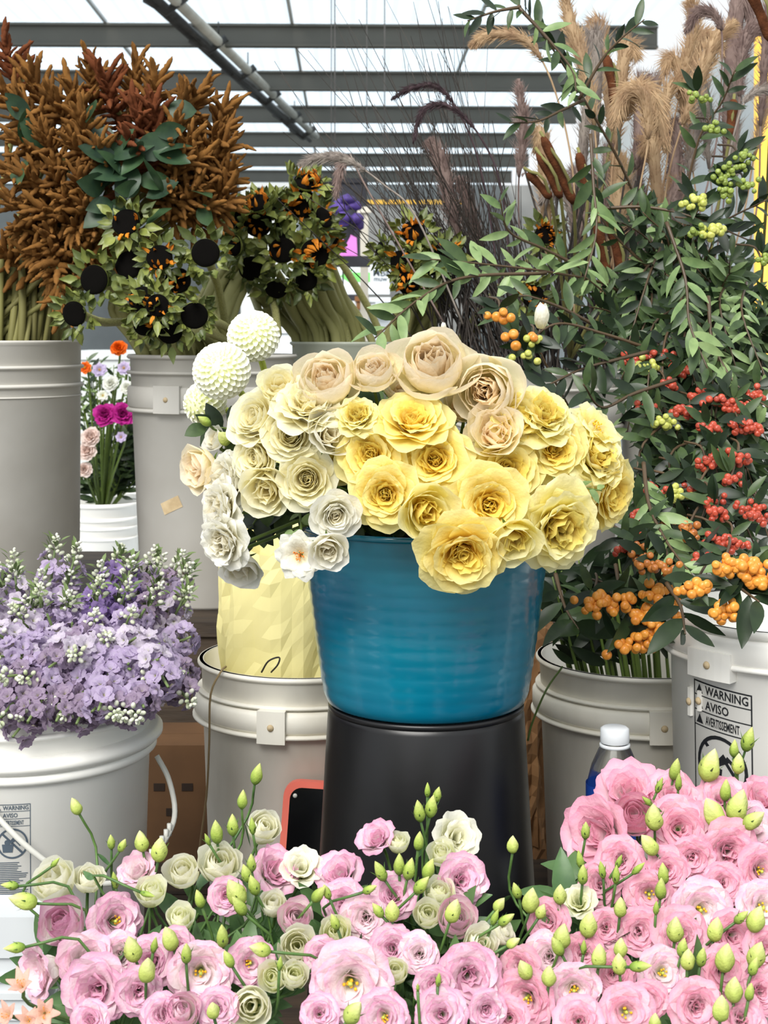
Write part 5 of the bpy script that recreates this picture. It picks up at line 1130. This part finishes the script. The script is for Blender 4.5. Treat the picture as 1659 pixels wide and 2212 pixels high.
# ------------------------------------------------------------------ leafy shrub branches and berries at the right
L_OL = [leafmesh('ol1', W=.16, fold=.3, bend=.1, m=M_leafm), leafmesh('ol2', W=.145, fold=.3, bend=.25, m=M_leafm), leafmesh('ol3', W=.165, fold=.2, bend=-.1, m=M_leafd)]
L_PL = [leafmesh('pl1', W=.15, fold=.25, bend=.15, m=M_leafp), leafmesh('pl2', W=.135, fold=.3, bend=.3, m=M_leafp), leafmesh('ol1')]
L_DK = [leafmesh('dk1', W=.17, fold=.25, bend=.2, m=M_leafd), leafmesh('ol3'), leafmesh('ol2')]
BR = [  # px points, depth from..to, leaves, key, label
 ([(1480, 760), (1370, 420), (1262, 215), (1190, 100), (1120, 10)], 2.6, 2.3, 40, L_OL, .046, 'long leafy branch climbing to the top edge'),
 ([(1125, 15), (1070, 25), (1010, 45)], 2.3, 2.28, 9, L_DK, .040, 'leafy twig bending left at the top edge'),
 ([(1120, 15), (1180, 80), (1235, 150), (1245, 200)], 2.3, 2.28, 14, L_PL, .042, 'pale leafy twig hanging from the top edge'),
 ([(1250, 215), (1300, 130), (1340, 85), (1392, 42)], 2.35, 2.3, 12, L_DK, .046, 'dark leafy twig pointing to the upper right'),
 ([(1262, 215), (1210, 240), (1160, 262), (1100, 266)], 2.36, 2.32, 10, L_DK, .042, 'leafy twig reaching left below the topmost branch'),
 ([(1276, 290), (1282, 400), (1288, 500), (1262, 606)], 2.3, 2.22, 18, L_PL, .050, 'pale drooping leafy branch in front of the cattails'),
 ([(1500, 620), (1480, 460), (1510, 300), (1560, 220), (1588, 150)], 2.5, 2.35, 22, L_OL, .046, 'upright leafy branch in the upper right'),
 ([(1460, 740), (1330, 625), (1200, 590), (1040, 570), (930, 560)], 2.5, 2.25, 30, L_PL, .052, 'pale leafy branch reaching left above the roses'),
 ([(1180, 590), (1000, 600), (900, 650), (810, 730)], 2.3, 2.12, 24, L_PL, .052, 'pale leafy branch drooping behind the topmost globe rose'),
 ([(1300, 600), (1180, 540), (1100, 500), (1080, 430)], 2.4, 2.3, 14, L_PL, .042, 'pale leafy twig beside the orange sunflower'),
 ([(1400, 640), (1480, 540), (1560, 480), (1660, 430)], 2.4, 2.3, 22, L_DK, .046, 'dark leafy branch reaching the right edge'),
 ([(1300, 450), (1400, 448), (1500, 470), (1620, 520)], 2.36, 2.3, 22, L_OL, .042, 'horizontal leafy branch crossing at the right'),
 ([(1480, 640), (1380, 560), (1300, 470), (1290, 380)], 2.42, 2.35, 20, L_OL, .046, 'leafy branch behind the drooping pale one'),
 ([(1280, 700), (1200, 660), (1120, 640), (1080, 690)], 2.2, 2.1, 16, L_OL, .044, 'leafy twig above the white bud'),
 ([(1420, 760), (1300, 720), (1200, 700), (1120, 760)], 2.2, 2.05, 20, L_OL, .046, 'leafy twig with pale buds right of the globe rose'),
 ([(1400, 760), (1320, 780), (1250, 800), (1150, 850)], 2.15, 1.98, 22, L_DK, .050, 'dark leafy twig over the grey pail'),
 ([(1460, 820), (1370, 850), (1300, 880), (1260, 830)], 2.1, 1.98, 16, L_DK, .046, 'dark leafy twig just above the lemon blooms'),
 ([(1390, 1000), (1402, 1090), (1440, 1170), (1500, 1250)], 1.95, 1.78, 24, L_PL, .046, 'pale leafy shoot curving down past the red berries'),
 ([(1530, 640), (1540, 740), (1590, 830), (1659, 880)], 2.2, 2.1, 22, L_PL, .044, 'pale leafy branch bending down at the right edge'),
 ([(1440, 480), (1480, 600), (1490, 700), (1530, 800)], 2.2, 2.1, 24, L_PL, .044, 'pale leafy branch hanging over the red berries'),
 ([(1200, 1240), (1220, 1310), (1250, 1360)], 2.1, 2.0, 10, L_DK, .066, 'broad dark leaves right of the teal tub'),
 ([(1330, 1220), (1340, 1270), (1370, 1320)], 1.95, 1.88, 6, L_DK, .075, 'broad dark leaves hanging over the right pail'),
 ([(1440, 1260), (1470, 1310), (1480, 1370)], 1.8, 1.72, 8, L_DK, .058, 'dark leaves hanging before the large right pail'),
 ([(1560, 1230), (1600, 1270), (1640, 1300)], 1.74, 1.68, 8, L_DK, .058, 'dark leaves beside the hanging orange berries')]
rd = random.Random(77)
for pts, Da, Db, n, keys, ll, lb in BR:
    m_ = len(pts); W3 = [P(x, y, Da + (Db - Da) * i / (m_ - 1)) for i, (x, y) in enumerate(pts)]
    tag(branch(W3, .0032, keys, ll, n, rd, 'leafy_branch'), lb, 'branch', 'leafy shrub branches')
FILL = []
for i in range(175):
    u = rd.random()
    if u < .36: x, y = rd.uniform(1330, 1680), rd.uniform(420, 800)
    elif u < .85: x, y = rd.uniform(1380, 1680), rd.uniform(780, 1260)
    elif u < .92: x, y = rd.uniform(1220, 1420), rd.uniform(520, 780)
    else: x, y = rd.uniform(1300, 1460), rd.uniform(760, 1000)
    D2 = 2.32 - max(0, (y - 700)) / 600 * .45 + rd.uniform(-.05, .18)
    sx, sy = 1512 + rd.uniform(-60, 60), min(790, y + rd.uniform(150, 300)) if y < 760 else y - rd.uniform(150, 260)
    p0 = P(sx * .5 + x * .5, sy, D2 + .14); p2 = P(x, y, D2); p1 = p0.lerp(p2, .5) + Vector((rd.uniform(-.03, .03), -.02, .03))
    keys = rd.choice([L_OL, L_OL, L_DK, L_DK, L_PL])
    o_ = branch([p0, p1, p2], .0026, keys, rd.uniform(.036, .046), 20, rd, 'leafy_branch', seg=12)
    reg(o_, x, ('pale' if keys is L_PL else 'dark' if keys is L_DK else 'mid green') + ' leafy shrub branch', 'in the thicket at upper right' if y < 780 else 'in the thicket behind the berries', 'branch', 'branches in the right thicket')
v, f = ico(2); v = [Vector((x.x, x.y, x.z * .92 - (.12 if x.z > .9 else 0))) for x in v]
def bm_(nm, a, b_): return mesh('berry', v, f, mat(nm, a, b_, 2, rough=.35, spec=.5, rnd=.6))
BER = {'red': bm_('red_berry', (188, 80, 56), (140, 52, 40)), 'orange': bm_('orange_berry', (224, 154, 62), (200, 122, 46)), 'amber': bm_('amber_berry', (178, 116, 52), (150, 84, 40)), 'lime': bm_('lime_berry', (196, 196, 104), (160, 168, 76)), 'green': bm_('green_berry', (140, 156, 70), (110, 128, 56))}
CL = {'red': [(1424, 769), (1375, 772), (1478, 799), (1443, 834), (1404, 881), (1465, 888), (1494, 888), (1518, 852), (1559, 873), (1590, 877), (1602, 920), (1628, 928), (1534, 933), (1555, 985), (1530, 1000), (1599, 993), (1581, 1040), (1508, 1058), (1541, 1083), (1620, 1094), (1634, 1114), (1548, 1110), (1552, 1166), (1584, 1178), (1516, 1210), (1378, 1116), (1350, 1184), (1476, 1036), (1640, 850), (1420, 1060), (1400, 1160)],
      'orange': [(1568, 1222), (1618, 1228), (1640, 1252), (1559, 1322), (1427, 1278), (1505, 1268), (1281, 1296), (1328, 1307), (1385, 1332), (1425, 1322), (1389, 1383), (1414, 1365), (1331, 1401), (1080, 680), (1118, 736)],
      'amber': [(1451, 1116), (1487, 1148), (1400, 1217), (1443, 1228), (1380, 1190)], 'lime': [(1389, 790), (1436, 913), (1458, 1065), (1136, 776), (1150, 740), (1500, 440), (1530, 500)], 'green': [(1560, 385), (1600, 340), (1575, 420), (1540, 280), (1610, 400), (1500, 500), (1650, 560), (1585, 365), (1510, 210)]}
rb_ = {'red': 7.4, 'orange': 10.5, 'amber': 8.5, 'lime': 8, 'green': 6.5}
for kd, L in CL.items():
    for px, py in L:
        if kd == 'orange': D = 1.70 if px > 1450 else 1.86
        else: D = 2.2 - max(0, py - 740) / 500 * .40
        if px < 1200: D = 2.0
        big = 22 if (kd == 'orange' and px > 1540) else 15 if kd != 'green' else 12
        if (px, py) in ((1080, 680), (1118, 736), (1505, 268), (1331, 1401), (1136, 776), (1150, 740)): big = 5
        c = P(px, py, D); r = rb_[kd] * D / F; root = thing('berry_sprig', c + Vector((rd.uniform(-.03, .03), .05, .025))); M = root.matrix_basis.copy(); top = root.location.copy()
        v2, f2 = tube(catmull([top, top.lerp(c, .6) + Vector((.005, .01, .01)), c + Vector((0, .012, 0))], 6), .0018, 5); obj('twig', mesh('twig', local(M, v2), f2, M_twig), root)
        for k in range(big):
            for _ in range(6):
                q = Vector((rd.gauss(0, 1) * 2.1, -abs(rd.gauss(0, 1)) * 1.0, rd.gauss(0, 1) * 1.0)) * r
                if abs(q.x) < 4.2 * r and abs(q.z) < 2.3 * r: break
            s = r * rd.uniform(.85, 1.12); bo = obj('berry', BER[kd], root, aim(c + q - top, q + Vector((0, -.02, -.005)), 0, s))
        for k in range(4): obj('leaf', rd.choice(L_DK + L_OL), root, leafM(c - top + Vector((0, .015, .01)), (rd.uniform(-1, 1), -.2, rd.uniform(-.6, .9)), (rd.gauss(0, .5), -1, .5), .040 * rd.uniform(.8, 1.2)))
        reg(root, px, {'red': 'red', 'orange': 'orange', 'amber': 'dull amber', 'lime': 'yellow green', 'green': 'unripe green'}[kd] + ' berry cluster on a leafy sprig', 'at right', 'berries', 'berry sprigs at right')
# white flower bud among the branches, and stems in the right pail
for px, py, dia, d, lb in [(1170, 680, 62, (.05, -.3, 1), 'single white bud upright among the green leaves at right'), (958, 706, 24, (0, -.2, 1), 'tiny white bud tip above the globe rose')]:
    D = 2.05; L_ = dia * D / F; d = Vector(d).normalized(); loc = P(px, py, D) - d * L_ / 2; M = aim(loc, d, 0, L_); t = thing('white_bud', M, lb, 'bud')
    b = MB()
    for k in range(3):
        V, Fc, G = petal(L=1.0, W=.42, th=(40, 5, -34), R=.26, ruf=.01, seed=k, tip=.1, point=.12); b.add(V, Fc, G, RZ(k * 2.1))
    obj('petals', b.mesh('petals', PM['white'][0], True, True), t)
    stem_to(M, [loc, loc - d * .03, loc + Vector((.05, .05, -.12)) if px > 1000 else TUBC], .0018, M_twig, t)
for i in range(27):
    x = 1178 + i * 9.5 + rd.uniform(-6, 6); p0 = Vector((.382 + (x - 1300) / F * 1.9 * .6, 2.14 + rd.uniform(-.04, .1), .72)); p2 = P(x, 1235 + rd.uniform(-40, 30), 2.14 + rd.uniform(-.05, .08))
    nl = 8 if i % 3 else 0
    o_ = branch([p0, p0.lerp(p2, .6), p2], .0062 if nl == 0 else .004, [leafmesh('dk1'), leafmesh('ol3')], .06, nl, rd, 'green_stalk', m=M_stem, t0=.55, seg=8)
    reg(o_, x, 'bare green stalk' if nl == 0 else 'leafy green stalk', 'in the right worn pail', 'stalk', 'green stalks in the right worn pail')
# wire and string hanging on the left worn pail
M_string = mat('twine', (150, 130, 96), rough=.9)
c = catmull([P(488, 1440, 2.10), P(478, 1450, 2.082), P(455, 1500, 2.072), P(452, 1600, 2.08), P(446, 1720, 2.09), P(430, 1850, 2.1), P(428, 2000, 2.13)], 24); t = thing('string', c[0], 'thin brown string hanging down the left side of the worn pail', 'string')
v2, f2 = tube([q - c[0] for q in c], .0016, 5); obj('strand', mesh('strand', v2, f2, M_string), t)
c = catmull([P(565, 1452, 2.07), P(580, 1428, 2.05), P(603, 1420, 2.05), P(600, 1436, 2.05), P(586, 1452, 2.07)], 20); t = thing('wire_loop', c[0], 'small wire loop sticking out at the yellow paper base', 'wire')
v2, f2 = tube([q - c[0] for q in c], .0013, 5); obj('strand', mesh('strand', v2, f2, M_dtwig), t)
c = catmull([P(1215, 1440, 2.0), P(1180, 1490, 1.98), P(1150, 1560, 1.98), P(1140, 1600, 1.98)], 12); t = thing('loose_grass', c[0], 'long green grass blade hanging over the right worn pail rim', 'grass')
v2, f2 = tube([q - c[0] for q in c], .0015, 5); obj('blade', mesh('blade', v2, f2, M_stem), t)
# ------------------------------------------------------------------ market hall behind
M_cntr = mat('white_counter', (226, 232, 236), (210, 218, 224), 3, rough=.5)
M_green = mat('green_print', (116, 206, 104), rough=.6)
M_pinkb = mat('pink_panel', (214, 130, 208), (200, 116, 196), 5, rough=.6)
M_purp = mat('purple_petals', (84, 62, 140), (46, 36, 84), 40, rough=.7, rnd=.5)
M_darkc = mat('dark_cloth', (44, 46, 54), (30, 30, 36), 5, rough=.8)
M_brown = mat('brown_crate', (150, 104, 62), (112, 76, 48), 6, rough=.8)
def emis(nm, c, s):
    m, nt, out = base_mat(nm); e = N(nt, 'ShaderNodeEmission'); e.inputs[0].default_value = c; e.inputs[1].default_value = s; nt.links.new(e.outputs[0], out.inputs[0]); return m
M_lamp = emis('tube_lamp', (1, 1, 1, 1), 2.0)
def cbox(px0, px1, py0, py1, D, dep):
    a = P(px0, py1, D); b = P(px1, py0, D); return MB().box(a.x, b.x, D, D + dep, a.z, b.z)
def counter(nm, lb, cat, px0, px1, py0, py1, D, dep, m, extra=()):
    a = P(px0, py1, D); t = thing(nm, Vector((a.x, D, 0)), lb, cat); b = P(px1, py0, D); w_ = b.x - a.x
    obj('top', MB().box(0, w_, 0, dep, b.z - .04, b.z).mesh('top', m, False), t)
    obj('front_panel', MB().box(.01, w_ - .01, .01, .03, .08, b.z - .04).mesh('front_panel', m, False), t)
    for x in (0, w_ - .05):
        for y in (.03, dep - .06): obj('leg', MB().box(x, x + .05, y, y + .05, 0, b.z - .041).mesh('leg', M_darkc, False), t)
    return t
counter('market_counter', 'white market counter far behind between the sunflower bunches', 'counter', 690, 860, 650, 760, 9, .8, M_cntr)
counter('market_counter', 'grey stall table far behind at the left', 'counter', 120, 460, 760, 900, 7.5, .9, M_wallr)
counter('market_counter', 'pale stall table far behind the taped bucket', 'counter', 560, 700, 700, 800, 6.5, .7, M_cntr)
# hanging sign with green arrow
a = P(712, 636, 8.6); b = P(842, 572, 8.6); sg = thing('market_sign', a, 'white market sign with a green arrow and handwriting', 'sign'); W_, H_ = b.x - a.x, b.z - a.z
obj('board', MB().box(0, W_, 0, .02, 0, H_).mesh('board', M_cntr, False), sg)
d = Decal(); d.poly([(.06, H_ * .62), (.13, H_ * .86), (.13, H_ * .74), (.235, H_ * .74), (.235, H_ * .42), (.13, H_ * .42), (.13, H_ * .34)])
obj('arrow', mesh('arrow', [(x, -.002, y) for x, y, _ in d.b.v], d.b.f, M_green, None, False), sg)
d = Decal().text('MBa', .15, H_ * .62, .055).text('muw', .155, H_ * .45, .04); xs = [(x + .10, -.002, y) for x, y, _ in d.b.v]
obj('handwriting', mesh('handwriting', xs, d.b.f, M_inkgrey, None, False), sg)
for x in (.03, W_ - .03): v2, f2 = tube([(x, .01, H_), (x, .01, ZB - a.z)], .004, 4); obj('wire', mesh('wire', v2, f2, M_black_iron), sg)
a = P(708, 576, 8.3); b = P(800, 566, 8.3); tl = thing('tube_lamp', a, 'bright white tube lamp just above the market sign', 'lamp')
v2, f2 = tube([(0, 0, .012), (b.x - a.x, 0, .012)], .014, 10); obj('tube', mesh('tube', v2, f2, M_lamp), tl)
obj('housing', MB().box(0, b.x - a.x, -.02, .02, .028, .06).mesh('housing', M_beam, False), tl)
for x in (.02, b.x - a.x - .02): v2, f2 = tube([(x, 0, .06), (x, 0, ZB - a.z)], .003, 4); obj('wire', mesh('wire', v2, f2, M_black_iron), tl)
# pink display board with purple flowers
a = P(712, 553, 7); b = P(772, 500, 7); pk = thing('pink_board', Vector((a.x, 7, 0)), 'bright pink display board far behind the sunflowers', 'board')
W_ = b.x - a.x
v2, f2 = prism([(0, a.z), (W_, a.z), (W_ * .97, b.z - .03), (W_ * .55, b.z), (.02, b.z - .05)], .02); obj('panel', mesh('panel', v2, f2, M_pinkb, None, False), pk)
obj('post', MB().box(W_ * .45, W_ * .5, .021, .05, 0, a.z + .05).mesh('post', M_darkc, False), pk)
obj('shelf', MB().box(-.02, W_ + .06, -.02, .06, a.z - .05, a.z - .001).mesh('shelf', M_darkc, False), pk)
v0, f0 = ico(1); rd = random.Random(8)
pf = thing('purple_bouquet', P(748, 500, 7.03), 'dark purple bouquet above the pink display board', 'flowers')
for k in range(12): obj('blossom', mesh('blossom', [Vector((x.x, x.y, x.z * .7)) * rd.uniform(.03, .045) for x in v0], f0, M_purp), pf, Matrix.Translation((rd.uniform(-.06, .06), rd.uniform(-.05, .05), rd.uniform(.0, .17))))
v2, f2 = tube([(0, 0, -.17), (0, 0, .1)], [.02, .05], 8); obj('wrap', mesh('wrap', v2, f2, M_darkc), pf)
# dark stall backs, crates and a pale pillar
for (x0, x1, y0, y1, D, m, nm, lb, cat) in [(690, 790, 385, 560, 9.5, M_darkc, 'stall_cabinet', 'dark stall cabinet behind the pink display board', 'cabinet'), (770, 1000, 432, 620, 10.5, M_wall, 'stall_cabinet', 'grey stall cabinet behind the dark twigs', 'cabinet'), (520, 640, 395, 560, 10, M_wallr, 'stall_cabinet', 'pale stall cabinet behind the sunflowers', 'cabinet'), (770, 790, 640, 668, 8.9, M_brown, 'crate', 'small brown crate on the far white counter', 'crate'), (800, 840, 642, 675, 8.95, M_cntr, 'crate', 'small white crate on the far white counter', 'crate')]:
    a = P(x0, y1, D); b = P(x1, y0, D); t = thing(nm, Vector((a.x, D, a.z if nm == 'crate' else 0)), lb, cat); W_ = b.x - a.x; z0 = 0; z1 = b.z - t.location.z
    dep = .4 if nm != 'crate' else .15
    obj('body', MB().box(0, W_, 0, dep, 0, z1 - .03).mesh('body', m, False), t); obj('top', MB().box(-.01, W_ + .01, -.01, dep + .01, z1 - .03, z1).mesh('top', m if nm == 'crate' else M_yel if x0 == 770 and D > 10 else m, False), t)
    obj('door' if nm != 'crate' else 'slat', MB().box(.03, W_ - .03, -.008, 0, z1 * .1, z1 * .85).mesh('door', m, False), t)
a = P(787, 720, 7.4); t = thing('pale_pillar', Vector((a.x, 7.4, 0)), 'slim pale pillar beside the purple bouquet', 'pillar')
obj('shaft', MB().box(-.02, .02, -.02, .02, 0, 2.05).mesh('shaft', M_conduit, False), t); obj('foot', MB().box(-.05, .05, -.05, .05, 0, .02).mesh('foot', M_conduit, False), t); obj('cap', MB().box(-.035, .035, -.035, .035, 2.05, 2.08).mesh('cap', M_conduit, False), t)
# flowers on a table seen between the two left tall buckets
tbl = thing('back_table', Vector((-1.2, 3.75, 0)), 'white table behind the tall buckets carrying mixed flowers', 'table')
obj('top', MB().box(0, 1.1, 0, .9, .62, .65).mesh('top', M_cntr, False), tbl)
for x in (.02, 1.04):
    for y in (.02, .84): obj('leg', MB().box(x, x + .04, y, y + .04, 0, .619).mesh('leg', M_darkc, False), tbl)
c = P(222, 1082, 4.1); zr = c.z; c.z = .65
pail('white ribbed pail of mixed flowers between the two left buckets', c, .095, zr - .65, M_white_pl, rb=.088, rings=[('lip', 0, .012, .006), ('rib', .04, .05, .005), ('rib', .065, .072, .005), ('rib', .095, .1, .005)])
c2 = P(300, 1060, 4.35); z2 = c2.z; c2.z = .65
pail('second white pail farther back beside the taped bucket', c2, .09, z2 - .65, M_white_pl, rb=.083, rings=[('lip', 0, .012, .006), ('rib', .04, .05, .005)])
MC = Vector((c.x, c.y, zr - .05))
pset('magenta', [(0, (150, 20, 110)), (1, (206, 52, 160))], [(0, (140, 20, 100)), (1, (196, 50, 150))]); pset('marigold', [(0, (206, 60, 12)), (1, (244, 122, 28))], [(0, (190, 50, 10)), (1, (240, 110, 20))])
pset('shell', [(0, (240, 220, 200)), (1, (244, 228, 222))], [(0, (236, 210, 190)), (1, (240, 222, 214))]); pset('snow', [(0, (226, 232, 200)), (1, (246, 247, 244))], [(0, (220, 226, 180)), (1, (246, 246, 240))]); pset('lav', [(0, (200, 190, 214)), (1, (214, 200, 232))], [(0, (190, 180, 200)), (1, (210, 196, 226))])
BG = [(228, 898, 52, 'magenta', 'frill', 'magenta dahlia between the left buckets, left of two'), (266, 896, 52, 'magenta', 'frill', 'magenta dahlia between the left buckets, right of two'), (256, 752, 36, 'marigold', 'frill', 'orange marigold above the magenta dahlias'), (184, 795, 30, 'marigold', 'flat', 'small orange bloom beside the left tall bucket'),
      (198, 945, 46, 'shell', 'frill', 'pale pink bloom beside the left tall bucket, uppermost of three'), (190, 975, 44, 'shell', 'frill', 'pale pink bloom beside the left tall bucket, middle of three'), (182, 1015, 36, 'shell', 'frill', 'pale pink bloom beside the left tall bucket, lowest of three'),
      (215, 800, 34, 'lav', 'flat', 'lavender white bloom left of the marigold stem'), (268, 796, 32, 'lav', 'flat', 'lavender white bloom below the marigold'), (240, 830, 34, 'snow', 'frill', 'white bloom over the magenta dahlias'), (275, 838, 30, 'snow', 'frill', 'white bloom beside the taped bucket'), (222, 855, 26, 'snow', 'flat', 'small white bloom above the left magenta dahlia'), (262, 945, 26, 'lav', 'flat', 'small lavender bloom under the magenta dahlias')]
for i, (px, py, dia, kd, fm, lb) in enumerate(BG):
    D = 3.95; r = dia / 2 * D / F; d = Vector((rd.uniform(-.2, .2), -.9, .35)).normalized(); loc = P(px, py, D); M = aim(loc, d, i, r); t = thing('market_bloom', M, lb, 'flower', 'mixed flowers between the left buckets'); place(rose_tpl(kd, fm, 0), t)
    stem_to(M, [loc, loc - d * .04, loc.lerp(MC, .5), MC], .003, M_stem, t)
for i in range(34):
    x = rd.uniform(165, 305); y = rd.uniform(770, 860) if i < 16 else rd.uniform(920, 1060); D = 4.08
    o_ = branch([MC, MC.lerp(P(x, y, D), .6) + Vector((0, .02, 0)), P(x, y, D)], .003, L_OL + L_DK if i >= 16 else L_PL + L_OL, .05 if i >= 16 else .035, 12, rd, 'leafy_stalk', m=M_stem, t0=.3, seg=8)
    reg(o_, x, ('light green leafy stalk' if i < 16 else 'dark leafy stalk'), 'between the two left tall buckets', 'stalk', 'stalks between the left tall buckets')
write_labels()
